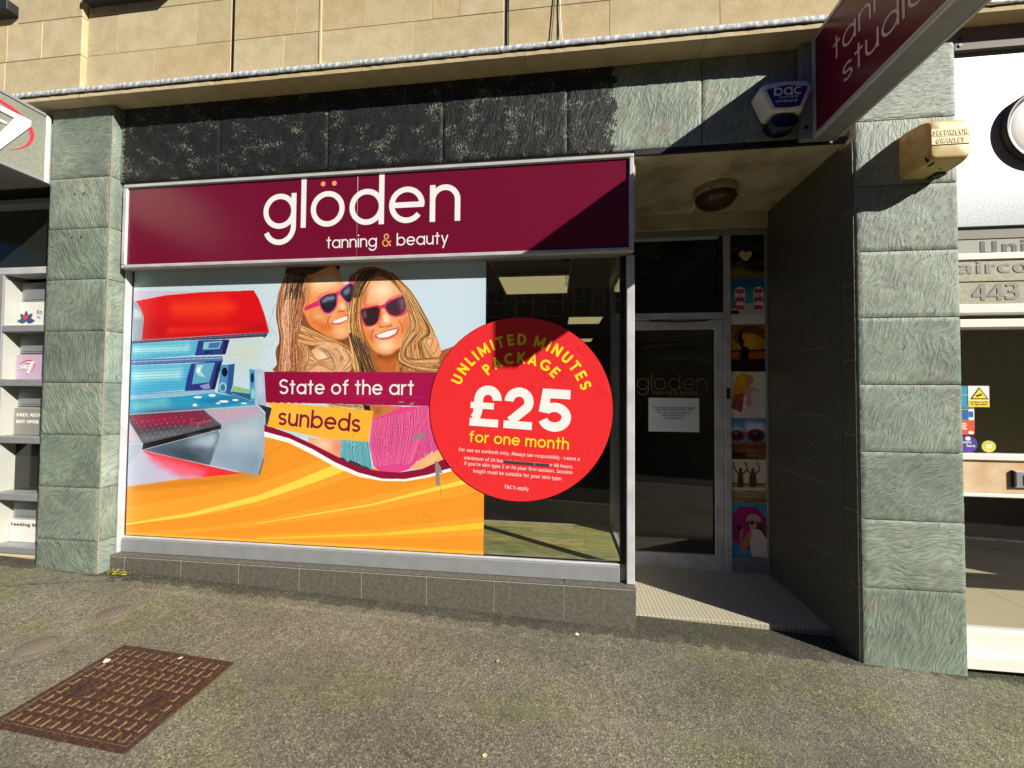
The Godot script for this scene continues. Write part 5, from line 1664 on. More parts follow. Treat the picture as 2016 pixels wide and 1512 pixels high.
# the price in heavy figures, 0.29 m tall
func heavy_digits(parent, m, at, turn):
	var t = 0.064
	var H = 0.29
	var h = t / 2
	var figures = [["pound", 0.0, [
		arc(0.122, H - 0.1, 0.066, 0.068, -2, 180) + V2([0.056, 0.13]) + arc(0.012, 0.13, 0.044, 0.085, 0, -70).slice(1),
		V2([0.0, 0.146, 0.168, 0.146]), V2([0.0, h * 0.85, 0.205, h * 0.85])]], ["digit", 0.243, [
		arc(0.1, H - 0.1, 0.07, 0.068, 180, -35) + V2([0.046, 0.05]),
		V2([0.0, h * 0.85, 0.2, h * 0.85])]], ["digit", 0.49, [
		V2([0.205, H - h * 0.9, 0.042, H - h * 0.9, 0.026, 0.128]),
		arc(0.104, 0.1, 0.082, 0.068, 140, -160)]]]
	for g in figures:
		var st := SurfaceTool.new()
		st.begin(Mesh.PRIMITIVE_TRIANGLES)
		st.set_normal(Vector3.BACK)
		var k = 0
		for l in g[2]:
			stroke_strip(st, l, t * (0.7 if g[0] == "pound" and k == 1 else 0.85 if l.size() == 2 else 1.0), Transform3D(Basis.IDENTITY, Vector3(0, 0, k * 0.0003)), false)
			k += 1
		put(g[0], st.commit(), m, parent, at + turn * Vector3(g[1], 0, 0), turn)

func door_things():
	# paper notice
	var n = thing("door_notice", "white paper closure notice taped to the door glass", "notice", Vector3(1.81, 1.149, -0.985))
	bx("paper_sheet", n, Vector3(1.598, 1.149, -0.9885), Vector3(2.023, 1.444, -0.9875), mat("paper", "dfe2e6", 0.7), 0.0004)
	var i = 0
	for q in [["THIS STORE IS NOW CLOSED. PLEASE", 0.35], ["USE YOUR NEAREST STORE, THIS", 0.31], ["WILL BE KEYNSHAM OR BATH.", 0.28], ["APOLOGIES FOR ANY", 0.2], ["INCONVENIENCE.", 0.16]]:
		typeset(q[0], q[1], mats["black"], n, Vector3(1.812 - q[1] / 2, 1.35 - i * 0.022, -0.9872), true, "Droid Sans", 0.0004)
		i += 1
	# gold outline lettering on the glass
	var g = thing("door_lettering", "gold outline shop lettering on the dark door glass above the notice", "lettering", Vector3(1.8, 1.47, -0.985))
	var gm = mat("gold_vinyl", "8a7448", 0.5)
	set_letters(g, "glöden", 0.1, 0.06, 0.2, gm, Vector3(1.5, 1.515, -0.986))
	typeset("tanning & beauty", 0.38, gm, g, Vector3(1.63, 1.462, -0.986), false, "Droid Sans", 0.0004)
	# seven prints in the side light
	var labels = ["dark print of hands forming a heart at dusk, topmost in the side light", "print of pink and white striped flip flops under a blue sky", "print of a woman tossing her hair against an orange sunset", "print of a woman in white leaning back, hair lit yellow", "print of pink sunglasses lying on wood under clouds", "sepia print of two people jumping with arms raised on a beach", "print of a woman in a hat under a magenta parasol, lowest in the side light"]
	var tops = [2.874, 2.487, 2.082, 1.676, 1.276, 0.926, 0.558, 0.105]
	for k in 7:
		side_print(k)
		var y0 = tops[k + 1]
		var y1 = tops[k]
		var m = print_mat("side_print_%d" % k, 0.4)
		solo("beach_print", sheet(0.283, y1 - y0 - 0.002), m, Vector3(2.42, (y0 + y1) / 2, -0.9875), labels[k], "poster", "prints in the side light of the doorway")

func el(c, x, y, rx, ry):
	var e = []
	for t in 16: e.append_array([x + cos(TAU * t / 16) * rx, y + sin(TAU * t / 16) * ry])
	poly(c, e)

func side_print(k):
	match k:
		0:
			new_art(160, 216, "1c1c1c")
			soft("3c4438", [0, 60, 160, 60, 160, 130, 0, 130], 12, 0.9)
			poly("56502e", [0, 150, 60, 138, 110, 150, 160, 138, 160, 190, 0, 190], true)
			poly("8a7038", [0, 178, 50, 170, 120, 186, 160, 184, 160, 216, 0, 216])
			soft("1c1410", [60, 150, 160, 150, 160, 190, 80, 180], 8, 0.8)
			poly("0a0808", [0, 110, 40, 80, 66, 66, 76, 74, 90, 68, 120, 84, 160, 96, 160, 130, 110, 132, 78, 148, 40, 128, 0, 140], true)
			poly("e0cdb0", [44, 104, 56, 86, 70, 86, 76, 96, 84, 86, 98, 88, 104, 104, 76, 136], true)
			poly("c86a50", [66, 86, 90, 88, 78, 100])
		1:
			new_art(160, 216, "2a6f9c")
			soft("4fb0bc", [0, 60, 160, 60, 160, 130, 0, 130], 16, 1.0)
			poly("d6d0bc", [0, 120, 160, 116, 160, 216, 0, 216])
			poly("7c7a4c", [0, 112, 30, 108, 36, 140, 0, 140])
			for x in [48, 132]:
				poly("f2e9e6", [x - 20, 52, x, 42, x + 20, 52, x + 23, 90, x + 12, 150, x - 10, 150, x - 22, 90], true)
				for y in [46, 84, 122]: poly("d83a70", [x - 19, y + 6, x + 19, y + 6, x + 18, y + 26, x - 18, y + 26])
				stroke("a02850", [x - 16, 116, x, 74, x + 16, 116], 3, 3)
			poly("f0efec", [0, 172, 160, 168, 160, 216, 0, 216])
			poly("6a1c2c", [0, 150, 18, 150, 46, 154, 44, 168, 22, 168, 0, 164])
		2:
			new_art(160, 216, "c8861c")
			soft("f2c030", [50, 40, 130, 50, 120, 120, 60, 120], 14, 1.0)
			soft("7a4a10", [0, 0, 160, 0, 160, 20, 0, 24], 10, 0.8)
			poly("3a1c0c", [0, 118, 160, 114, 160, 124, 0, 128])
			poly("c05c14", [0, 126, 160, 124, 160, 160, 0, 162])
			poly("2a140c", [0, 160, 160, 158, 160, 216, 0, 216])
			hair(16, 31, 2.0, "7a3010 4a1a08 a04818", [50, 92, 20, 60, 50, 20, 110, 12, 160, 30], [56, 88, 40, 60, 64, 40, 110, 40, 160, 70])
			poly("140a08", [46, 96, 40, 60, 48, 30, 60, 28, 56, 60, 66, 80, 62, 98, 80, 106, 88, 122, 84, 160, 78, 200, 50, 210, 46, 170, 58, 130, 48, 150, 40, 150, 52, 112], true)
		3:
			new_art(160, 216, "e8e4da")
			soft("f4e8b0", [0, 0, 160, 0, 120, 80, 0, 60], 16, 0.8)
			poly("e0a48c", [66, 80, 100, 72, 130, 90, 120, 120, 90, 170, 70, 150, 76, 110, 40, 130, 30, 120], true)
			poly("e8d8d4", [104, 84, 132, 100, 140, 130, 120, 160, 140, 216, 56, 216, 70, 172, 100, 156, 96, 120], true)
			poly("e8a020", [28, 30, 54, 8, 84, 14, 108, 34, 96, 60, 70, 82, 48, 110, 40, 150, 20, 160, 8, 120], true)
			soft("f2c81c", [40, 20, 80, 20, 70, 60, 36, 70], 8, 0.9)
			hair(14, 33, 3.0, "b03418 d05a20 8a2010", [24, 110, 14, 140, 8, 170], [60, 100, 56, 150, 50, 190])
			poly("d89a7c", [76, 16, 104, 24, 108, 38, 92, 52, 80, 50])
		4:
			new_art(160, 190, "5a94c8")
			soft("e6edf2", [70, 10, 160, 20, 160, 70, 60, 60], 10, 0.9)
			soft("d8e4ee", [0, 30, 60, 40, 50, 80, 0, 80], 10, 0.8)
			poly("a06a34", [0, 112, 160, 108, 160, 190, 0, 190])
			hair(20, 34, 3.0, "c08a4c 7a4a20 5a3016", [0, 120, 80, 118, 160, 116], [0, 190, 80, 186, 160, 184])
			soft("2c180c", [0, 150, 80, 160, 60, 190, 0, 190], 10, 0.8)
			for q in [[30, 82, 36, 28], [116, 80, 42, 32]]:
				el("b83450", q[0], q[1], q[2], q[3])
				el("3a2430", q[0], q[1], q[2] - 8, q[3] - 7)
				soft("c8c8d0", [q[0] - 20, q[1] - 16, q[0] + 10, q[1] - 18, q[0] - 4, q[1] - 4], 4, 0.6)
			stroke("b83450", [62, 76, 74, 68, 84, 74], 7, 7)
		5:
			new_art(160, 176, "e8dcc0")
			soft("d0b078", [0, 110, 160, 104, 160, 176, 0, 176], 8, 1.0)
			hair(24, 35, 2.4, "a87838 e8d4a0 7a5224 c89a58", [0, 100, 80, 104, 160, 100], [0, 176, 80, 172, 160, 170])
			for q in [[44, 0.8, "5a3a20"], [100, 1.0, "6a4424"]]:
				var x = q[0]
				poly(q[2], [x - 12 * q[1], 56, x + 12 * q[1], 56, x + 16 * q[1], 110, x - 14 * q[1], 112], true)
				el(q[2], x, 44, 8, 10)
				stroke(q[2], [x - 10, 58, x - 24, 40, x - 30, 12], 7, 4)
				stroke(q[2], [x + 10, 58, x + 30, 40, x + 20, 10], 7, 4)
			poly("e8d8b4", [0, 118, 160, 112, 160, 124, 0, 128], true)
		6:
			new_art(160, 208, "3fa6cc")
			poly("b8187c", [0, 60, 34, 16, 116, 14, 160, 60, 160, 170, 100, 190, 40, 170, 0, 140])
			for l in [[70, 60, 34, 16], [70, 60, 116, 14], [70, 60, 0, 90], [70, 60, 40, 170]]: stroke("8a0c58", l, 2, 2)
			poly("f2e6d8", [86, 110, 130, 104, 160, 130, 160, 208, 96, 208], true)
			poly("c88a64", [40, 104, 56, 100, 50, 150, 70, 120, 92, 112, 84, 150, 60, 188, 42, 176], true)
			poly("e8b090", [86, 66, 110, 64, 114, 90, 100, 104, 84, 96], true)
			hair(14, 36, 3.0, "3a2018 6a4028", [112, 60, 130, 90, 160, 130], [124, 64, 150, 90, 166, 110])
			poly("e0a890", [66, 74, 80, 46, 110, 42, 136, 60, 128, 74, 90, 66], true)
			poly("1c1420", [84, 72, 108, 68, 104, 82, 86, 84])
			el("201820", 38, 98, 12, 10)

# ---------------------------------------------------------------- neighbours
func left_shop():
	var al = mats["aluminium"]
	var s = thing("neighbour_shopfront", "grey metal shopfront with stacked glazed compartments left of the slate pilaster", "shopfront", Vector3(-3.9, 0.1, -0.15))
	bx("backing", s, Vector3(-6.0, -0.1, -0.5), Vector3(-3.14, 3.7, -0.3), mats["inner_wall"])
	bx("stall_riser", s, Vector3(-6.0, -0.1, -0.29), Vector3(-3.138, 0.16, -0.1), mats["limestone_3"], 0.01)
	bx("transom_pane", s, Vector3(-6.0, 2.47, -0.2), Vector3(-3.14, 2.98, -0.19), mat("smoked", "23261f", 0.12))
	bx("head_rail", s, Vector3(-6.0, 2.985, -0.26), Vector3(-3.138, 3.03, -0.1), mats["aluminium_dull"])
	bx("transom_rail", s, Vector3(-6.0, 2.41, -0.24), Vector3(-3.14, 2.468, -0.1), al, 0.004)
	bx("post", s, Vector3(-3.76, 0.165, -0.27), Vector3(-3.70, 2.409, -0.1), mats["aluminium_dull"], 0.004)
	bx("wide_pane", s, Vector3(-6.0, 0.165, -0.2), Vector3(-3.761, 2.409, -0.19), mats["smoked"])
	var pan = mat("satin_panel", "b4b5ac", 0.4)
	var ys = [2.409, 1.975, 1.535, 1.075, 0.62, 0.2]
	for i in 5:
		var c = group_part("compartment", s, Vector3(-3.42, ys[i + 1], -0.2))
		bx("shelf_bar", c, Vector3(-3.699, ys[i + 1] - 0.035, -0.24), Vector3(-3.14, ys[i + 1] + 0.02, -0.1), mats["aluminium_dull"], 0.004)
		bx("cheek", c, Vector3(-3.699, ys[i + 1] + 0.021, -0.29), Vector3(-3.692, ys[i] - 0.036, -0.11), pan)
		bx("back_panel", c, Vector3(-3.691, ys[i + 1] + 0.021, -0.235), Vector3(-3.14, ys[i] - 0.036, -0.205), pan if i != 3 else mats["smoked"], 0.003)
		if i != 3:
			bx("door_flap", c, Vector3(-3.665, ys[i] - 0.20, -0.2045), Vector3(-3.2, ys[i] - 0.05, -0.195), mats["aluminium_dull"], 0.004)
			bx("flap_inset", c, Vector3(-3.635, ys[i] - 0.185, -0.1945), Vector3(-3.22, ys[i] - 0.08, -0.19), mat("inset_grey", "80858a", 0.35), 0.003)
	# name plates
	var pz = -0.187
	var a = thing("name_plate", "white name plate with a blue lotus and red heart", "sign", Vector3(-3.45, 2.0, pz), "name plates beside the neighbouring door")
	bx("plate", a, Vector3(-3.685, 2.0, pz - 0.008), Vector3(-3.2, 2.205, pz), mats["white_paint"])
	var nv = mat("navy", "2f4e74", 0.5)
	for t in 5:
		var an = (t - 2) * 0.62
		put("petal", slab_of(curve_of(PackedVector2Array([Vector2(0, 0), Vector2(0.022, 0.035), Vector2(0, 0.085), Vector2(-0.022, 0.035)]), true), 0.001), nv, a, Vector3(-3.605, 2.045, pz + 0.0015 + 0.0006 * (2 - absi(t - 2))), Basis(Vector3.BACK, -an * 1.25))
	put("heart", slab_of(curve_of(PackedVector2Array([Vector2(0, -0.025), Vector2(0.024, 0.005), Vector2(0.013, 0.02), Vector2(0, 0.01), Vector2(-0.013, 0.02), Vector2(-0.024, 0.005)]), true), 0.001), mat("heart_red", "d8304c", 0.5), a, Vector3(-3.605, 2.075, pz + 0.005))
	typeset("Ro", 0.05, nv, a, Vector3(-3.5, 2.1, pz + 0.001), false)
	typeset("Ho", 0.034, nv, a, Vector3(-3.5, 2.065, pz + 0.001), false)
	var b = thing("name_plate", "pale mauve name plate with a slanted white channel logo in a red swoosh", "sign", Vector3(-3.45, 1.56, pz), "name plates beside the neighbouring door")
	bx("plate", b, Vector3(-3.685, 1.558, pz - 0.008), Vector3(-3.2, 1.765, pz), mat("mauve", "c6adc4", 0.5))
	sat_logo(b, Vector3(-3.585, 1.66, pz + 0.001), 0.17, Basis.IDENTITY)
	var c2 = thing("name_plate", "worn silver name plate with faded white lettering", "sign", Vector3(-3.45, 1.1, pz), "name plates beside the neighbouring door")
	bx("plate", c2, Vector3(-3.685, 1.098, pz - 0.008), Vector3(-3.2, 1.32, pz), mat("worn_plate", "8f8f88", 0.4))
	var j = 0
	for t in [["FREE ASSE", 0.24], ["NOT OPEN", 0.21]]:
		typeset(t[0], t[1], mats["white_vinyl"], c2, Vector3(-3.66, 1.25 - j * 0.055, pz + 0.001), true, "Droid Sans", 0.001, Basis.IDENTITY, "lettering", 0.028)
		j += 1
	var e = thing("name_plate", "cream name plate lettered Feeding at the bottom of the stack", "sign", Vector3(-3.45, 0.22, pz), "name plates beside the neighbouring door")
	bx("plate", e, Vector3(-3.685, 0.222, pz - 0.008), Vector3(-3.2, 0.40, pz), mats["white_paint"])
	typeset("Feeding Mi", 0.26, mats["black"], e, Vector3(-3.672, 0.345, pz + 0.001), true, "Droid Sans", 0.001, Basis.IDENTITY, "lettering", 0.034)
	# projecting box sign of the neighbour
	var p = thing("box_sign", "silver box sign with white channel logo and red swoosh at the left corner", "sign", Vector3(-3.6, 3.07, 0.4))
	var sil = tri("silver_face", Color(0.62, 0.63, 0.58), 0.4, noise_tex(FastNoiseLite.TYPE_SIMPLEX_SMOOTH, 0.08, 3, 84, 256, [0.0, "d8d8d2", 1.0, "ffffff"]), 2.0, null, 0, 0, {"metallic": 0.2})
	bx("case", p, Vector3(-5.2, 3.075, -0.04), Vector3(-3.156, 3.60, 1.3), mats["aluminium_dull"], 0.006)
	bx("face_panel", p, Vector3(-3.1555, 3.105, 0.03), Vector3(-3.146, 3.585, 1.27), sil)
	bx("edge_bar", p, Vector3(-3.1555, 3.075, 0.0), Vector3(-3.138, 3.60, 0.0295), al, 0.004)
	bx("edge_bar", p, Vector3(-3.1555, 3.075, 0.03), Vector3(-3.138, 3.1045, 1.3), mats["aluminium_dull"], 0.004)
	bx("edge_bar", p, Vector3(-3.1555, 3.5855, 0.03), Vector3(-3.138, 3.61, 1.3), mats["aluminium_dull"], 0.004)
	sat_logo(p, Vector3(-3.144, 3.34, 0.36), 0.55, Basis(Vector3(0, 0, -1), Vector3(0, 1, 0), Vector3(1, 0, 0)))

# slanted white letters with a seven inside a red swoosh
func sat_logo(parent, at, w, turn):
	var k = w / 1.0
	var red = mat("swoosh_red", "e03046", 0.45)
	var swoosh := PackedVector2Array()
	for i in 31:
		var a = deg_to_rad(lerpf(150, -75, i / 30.0))
		swoosh.append(Vector2(cos(a) * 0.5, sin(a) * 0.33) * k)
	for i in 31:
		var a = deg_to_rad(lerpf(-75, 150, i / 30.0))
		var th = 0.055 * sin(PI * i / 30.0)
		swoosh.append(Vector2(cos(a) * (0.5 - th), sin(a) * (0.33 - th * 0.7) + 0.0) * k)
	put("swoosh", slab_of(swoosh, 0.001), red, parent, at + turn * Vector3(0, 0, 0.001), turn * Basis(Vector3.BACK, 0.35))
	var slant = turn * Basis(Vector3(1, 0, 0), Vector3(0.3, 1, 0), Vector3(0, 0, 1))
	typeset("SAT", 0.52 * k, mats["white_vinyl"], parent, at + turn * Vector3(-0.36 * k, -0.1 * k, 0.004), true, "Droid Sans", 0.004 * k + 0.001, slant, "lettering", 0.2 * k)
	var seven = PackedVector2Array([Vector2(-0.06, 0.26), Vector2(0.02, 0.2), Vector2(0.2, 0.2), Vector2(-0.02, -0.3), Vector2(0.08, -0.3), Vector2(0.36, 0.2), Vector2(0.36, 0.28)])
	for i in seven.size(): seven[i] = seven[i] * k + Vector2(0.08 * k, 0)
	put("numeral", slab_of(seven, 0.003), mats["white_vinyl"], parent, at + turn * Vector3(0, 0, 0.007 * (0.5 + k)), turn)

func right_shop():
	var al = mats["white_paint"]
	var s = thing("neighbour_shopfront", "white framed hairdressing shopfront with beige letter panel right of the slate pilaster", "shopfront", Vector3(4.2, -0.15, -0.1))
	var x0 = 3.136
	var x1 = 6.0
	var wf = mat("pvc", "f4f2e8", 0.35)
	bx("shaded_panel_top", s, Vector3(x0, 3.53, -0.3), Vector3(x1, 3.66, -0.005), mat("head_grey", "6e6c66", 0.7))  # shaded top of the silver panel, its shade put into the grey
	bx("wall_core", s, Vector3(x0, 2.5, -0.4), Vector3(x1, 3.7, -0.1), mats["inner_wall"])
	bx("sign_soffit", s, Vector3(x0, 2.41, -0.26), Vector3(x1, 2.475, -0.045), mat("head_grey2", "8a867c", 0.7))
	for q in [[2.278, 2.318, 0.0], [1.962, 2.016, 0.0], [1.876, 1.926, 0.01], [1.105, 1.14, 0.0], [0.89, 0.912, -0.01], [-0.01, 0.122, -0.02], [-0.09, -0.012, 0.005]]:
		bx("frame_bar", s, Vector3(x0, q[0], -0.1), Vector3(x1, q[1], -0.02 + q[2]), wf, 0.004)
	var beige = tri("beige_panel", Color(0.92, 0.82, 0.68), 0.6, noise_tex(FastNoiseLite.TYPE_SIMPLEX_SMOOTH, 0.02, 4, 85, 256, [0.0, "dccab0", 1.0, "ffffff"]), 1.0)
	bx("mid_panel", s, Vector3(x0, 0.9125, -0.07), Vector3(x1, 1.1045, -0.035), beige)
	put("pane", glazing(2.86, 0.72), mats["glass"], s, Vector3(4.57, 1.508, -0.06))
	put("pane", glazing(2.86, 0.76), mats["glass"], s, Vector3(4.57, 0.506, -0.06))
	bx("letter_panel", s, Vector3(x0, 2.3185, -0.08), Vector3(x1, 2.4095, -0.05), mat("panel_grey", "8b8c84", 0.5))  # board and its lettering coloured darker for the shade they stand in
	var cream = tri("letter_cream", Color(0.7, 0.69, 0.6), 0.6, noise_tex(FastNoiseLite.TYPE_SIMPLEX_SMOOTH, 0.06, 4, 86, 256, [0.0, "d4d2c4", 1.0, "ffffff"]), 2.0)
	bx("letter_panel", s, Vector3(x0, 2.152, -0.08), Vector3(x1, 2.274, -0.03), cream)
	bx("letter_panel", s, Vector3(x0, 2.0165, -0.08), Vector3(x1, 2.146, -0.03), cream)
	var gt = mat("letter_grey", "83847e", 0.6)
	typeset("Unisex", 0.5, mat("letter_dark", "4c4a46", 0.6), s, Vector3(3.29, 2.315, -0.049), true, "Droid Sans", 0.002, Basis.IDENTITY, "lettering", 0.085)
	typeset("haircompany", 0.98, gt, s, Vector3(3.06, 2.175, -0.0285), true, "Droid Sans", 0.002, Basis.IDENTITY, "lettering", 0.098)
	typeset("443", 0.245, gt, s, Vector3(3.222, 2.04, -0.0285), true, "Droid Sans", 0.002, Basis.IDENTITY, "lettering", 0.1)
	# room behind the glass
	bx("room_floor", s, Vector3(x0, -0.1, -4.0), Vector3(x1 + 1, 0.05, -0.101), mat("cream_floor", "cfc6a4", 0.4))
	for i in 5:
		bx("floor_joint", s, Vector3(x0, 0.0495, -0.5 - i * 0.45), Vector3(x1 + 1, 0.0512, -0.494 - i * 0.45), mats["grout_dark"], 0.0003)
		bx("floor_joint", s, Vector3(x0 + 0.2 + i * 0.6, 0.0493, -4.0), Vector3(x0 + 0.206 + i * 0.6, 0.051, -0.12), mats["grout_dark"], 0.0003)
	bx("counter", s, Vector3(x0, 0.06, -1.75), Vector3(x1, 0.93, -1.6), mat("counter_grey", "6e6a60", 0.7))
	bx("skirting", s, Vector3(x0, 0.055, -1.6), Vector3(x1, 0.2, -1.585), mat("skirting_wood", "6a5e48", 0.6))
	bx("room_wall", s, Vector3(x0, -0.1, -4.2), Vector3(x1 + 1, 3.5, -4.01), mats["inner_wall"])
	bx("room_wall", s, Vector3(x1, -0.1, -4.0), Vector3(x1 + 0.2, 3.5, -0.02), mats["inner_wall"])
	bx("room_ceiling", s, Vector3(x0, 2.5, -4.0), Vector3(x1, 2.7, -0.401), mats["inner_wall"])
	bx("partition", s, Vector3(3.42, 0.95, -0.95), Vector3(4.6, 2.3, -0.9), mat("partition_olive", "8a8870", 0.7))
	for q in [[3.62, 1.66, 0.05], [3.66, 1.45, 0.075]]: put("porthole", slab_of(ellipse(q[2], q[2], 28), 0.01), mats["black"], s, Vector3(q[0], q[1], -0.895))
	bx("shelf", s, Vector3(x0, 1.62, -1.1), Vector3(3.419, 1.635, -0.8), mats["white_paint"])
	bx("chair_back", s, Vector3(3.9, 0.6, -1.5), Vector3(4.6, 1.62, -1.38), mat("salon_chair", "3a382f", 0.6), 0.05)
	# silver sign with a black ring
	var g = thing("silver_sign", "brushed silver shop sign with a black and white round emblem", "sign", Vector3(4.5, 2.48, -0.02))
	bx("board", g, Vector3(x0, 2.478, -0.09), Vector3(x1, 3.528, -0.03), tri("brushed_silver", Color(0.62, 0.64, 0.65), 0.42, noise_tex(FastNoiseLite.TYPE_SIMPLEX_SMOOTH, 0.12, 4, 87, 512, [0.0, "b4b9be", 0.5, "dde0e2", 1.0, "ffffff"]), 1.3, null, 0, 0, {"metallic": 0.3}), 0.003)
	put("emblem_rim", lathe([Vector2(0.222, 0.0), Vector2(0.222, 0.03), Vector2(0.212, 0.035), Vector2(0.195, 0.022), Vector2(0.185, 0.022)], 48), mat("emblem_black", "26272b", 0.4), g, Vector3(3.607, 3.045, -0.03), Basis(Vector3.RIGHT, PI / 2))
	put("emblem_disc", lathe([Vector2(0.185, 0.022), Vector2(0.165, 0.028), Vector2(0, 0.028)], 48), mats["white_vinyl"], g, Vector3(3.607, 3.045, -0.03), Basis(Vector3.RIGHT, PI / 2))
	for i in 2: put("screw", slab_of(ellipse(0.01, 0.01, 10), 0.006), mats["dark_steel"], s, Vector3(3.165, 3.6 - i * 0.04, 0.0))
	# letter plate
	var lp = thing("letter_plate", "silver letter plate on the beige panel of the hairdresser's door", "letter plate", Vector3(3.5, 0.96, -0.03))
	bx("plate", lp, Vector3(3.408, 0.955, -0.0345), Vector3(3.7, 1.048, -0.015), mat("bright_steel", "d8dadc", 0.25, 0.6), 0.008)
	bx("flap", lp, Vector3(3.452, 0.972, -0.0145), Vector3(3.66, 1.03, -0.008), mat("bright_steel2", "bfc3c6", 0.2, 0.6), 0.003)
	bx("painted_end_shadow", lp, Vector3(3.404, 0.952, -0.0348), Vector3(3.4078, 1.051, -0.02), mats["black"])  # black strip modelled in place of the shadow at the plate end
	# stickers on the glass
	var zz = -0.055
	var a = thing("cctv_sticker", "yellow triangle CCTV warning sticker on white, inside the hairdresser's window", "sticker", Vector3(3.272, 1.42, zz), "stickers on the hairdresser's window")
	bx("backing", a, Vector3(3.214, 1.412, zz - 0.002), Vector3(3.325, 1.537, zz), mats["white_vinyl"], 0.0005)
	bx("caption_band", a, Vector3(3.218, 1.414, zz + 0.0002), Vector3(3.323, 1.452, zz + 0.0008), mats["yellow_vinyl"], 0.0002)
	put("triangle", slab_of(PackedVector2Array([Vector2(-0.048, 0), Vector2(0.048, 0), Vector2(0, 0.072)]), 0.0006), mats["black"], a, Vector3(3.272, 1.458, zz + 0.0008))
	put("triangle_field", slab_of(PackedVector2Array([Vector2(-0.037, 0.005), Vector2(0.037, 0.005), Vector2(0, 0.061)]), 0.0004), mats["yellow_vinyl"], a, Vector3(3.272, 1.459, zz + 0.0014))
	put("camera_mark", cbox(0.03, 0.011, 0.0006, 0.0002), mats["black"], a, Vector3(3.270, 1.482, zz + 0.0018), Basis(Vector3.BACK, 0.4))
	typeset("24 Hour CCTV", 0.092, mats["black"], a, Vector3(3.224, 1.436, zz + 0.001), true, "Droid Sans", 0.0004)
	typeset("in operation", 0.08, mats["black"], a, Vector3(3.230, 1.42, zz + 0.001), true, "Droid Sans", 0.0004)
	var bl = thing("payment_sticker", "turquoise sticker half hidden behind the pilaster edge", "sticker", Vector3(3.192, 1.42, zz), "stickers on the hairdresser's window")
	bx("backing", bl, Vector3(3.162, 1.408, zz - 0.002), Vector3(3.210, 1.536, zz), mat("turquoise", "189cb8", 0.5), 0.0005)
	typeset("WE ALL ARE", 0.05, mats["white_vinyl"], bl, Vector3(3.160, 1.48, zz + 0.0005), true, "Droid Sans", 0.0004)
	var am = thing("payment_sticker", "blue and white card payment sticker below the turquoise one", "sticker", Vector3(3.202, 1.33, zz), "stickers on the hairdresser's window")
	bx("backing", am, Vector3(3.162, 1.334, zz - 0.002), Vector3(3.244, 1.4, zz), mats["white_vinyl"], 0.0005)
	bx("field", am, Vector3(3.162, 1.336, zz + 0.0002), Vector3(3.214, 1.398, zz + 0.0006), mat("card_blue", "1a68a8", 0.5), 0.0002)
	bx("field", am, Vector3(3.216, 1.352, zz + 0.0002), Vector3(3.238, 1.386, zz + 0.0006), mats["card_blue"], 0.0002)
	var og = thing("payment_sticker", "orange sticker with small white text between the blue and purple ones", "sticker", Vector3(3.202, 1.25, zz), "stickers on the hairdresser's window")
	put("backing", slab_of(rounded(V2([-0.041, -0.041, 0.041, -0.041, 0.041, 0.041, -0.041, 0.041]), 0.008), 0.002), mat("tag_orange", "e2552a", 0.5), og, Vector3(3.203, 1.289, zz))
	for i in 4: bx("text_line", og, Vector3(3.167, 1.312 - i * 0.011, zz + 0.0003), Vector3(3.200 + 0.004 * (i % 2), 1.318 - i * 0.011, zz + 0.0007), mats["white_vinyl"], 0.0001)
	put("badge", slab_of(ellipse(0.015, 0.01, 20), 0.0004), mats["white_vinyl"], og, Vector3(3.224, 1.262, zz + 0.0008))
	var mu = thing("music_sticker", "round purple sticker with white lettering beside the yellow disc", "sticker", Vector3(3.207, 1.2, zz), "stickers on the hairdresser's window")
	put("disc", slab_of(ellipse(0.05, 0.05, 40), 0.002), mat("tag_purple", "4e3a96", 0.5), mu, Vector3(3.208, 1.193, zz))
	typeset("music", 0.062, mats["white_vinyl"], mu, Vector3(3.164, 1.197, zz + 0.0004), true, "Droid Sans", 0.0005)
	typeset("here", 0.045, mats["white_vinyl"], mu, Vector3(3.200, 1.176, zz + 0.0004), true, "Droid Sans", 0.0005)
	put("mark", slab_of(ellipse(0.014, 0.012, 20), 0.0004), mats["white_vinyl"], mu, Vector3(3.208, 1.226, zz + 0.0005))
	var ye = thing("round_label", "round lime yellow sticker with a pale figure at the bottom of the glass", "sticker", Vector3(3.322, 1.18, zz), "stickers on the hairdresser's window")
	put("disc", slab_of(ellipse(0.037, 0.034, 36), 0.002), mat("tag_lime", "d2cf5c", 0.5), ye, Vector3(3.316, 1.182, zz))
	bx("mark", ye, Vector3(3.300, 1.172, zz + 0.0003), Vector3(3.332, 1.194, zz + 0.0007), mat("lime_pale", "eef0b8", 0.5), 0.0002)
	var ce = thing("framed_certificate", "grey framed certificate standing behind the hairdresser's glass", "certificate", Vector3(3.32, 1.26, -0.3))
	bx("backing", ce, Vector3(3.31, 1.26, -0.32), Vector3(3.49, 1.42, -0.31), mat("paper_grey", "9a968a", 0.7))
	bx("lower_field", ce, Vector3(3.325, 1.275, -0.3095), Vector3(3.475, 1.33, -0.309), mat("paper_tan", "8a8470", 0.7), 0.0002)
	for i in 3: bx("text_line", ce, Vector3(3.34 + i * 0.01, 1.395 - i * 0.018, -0.3095), Vector3(3.46 - i * 0.01, 1.4 - i * 0.018, -0.309), mats["letter_dark"], 0.0002)

# ---------------------------------------------------------------- covers and litter
func on_ground(x, z, dy = 0.0): return Vector3(x, G(x, z) + dy, z)

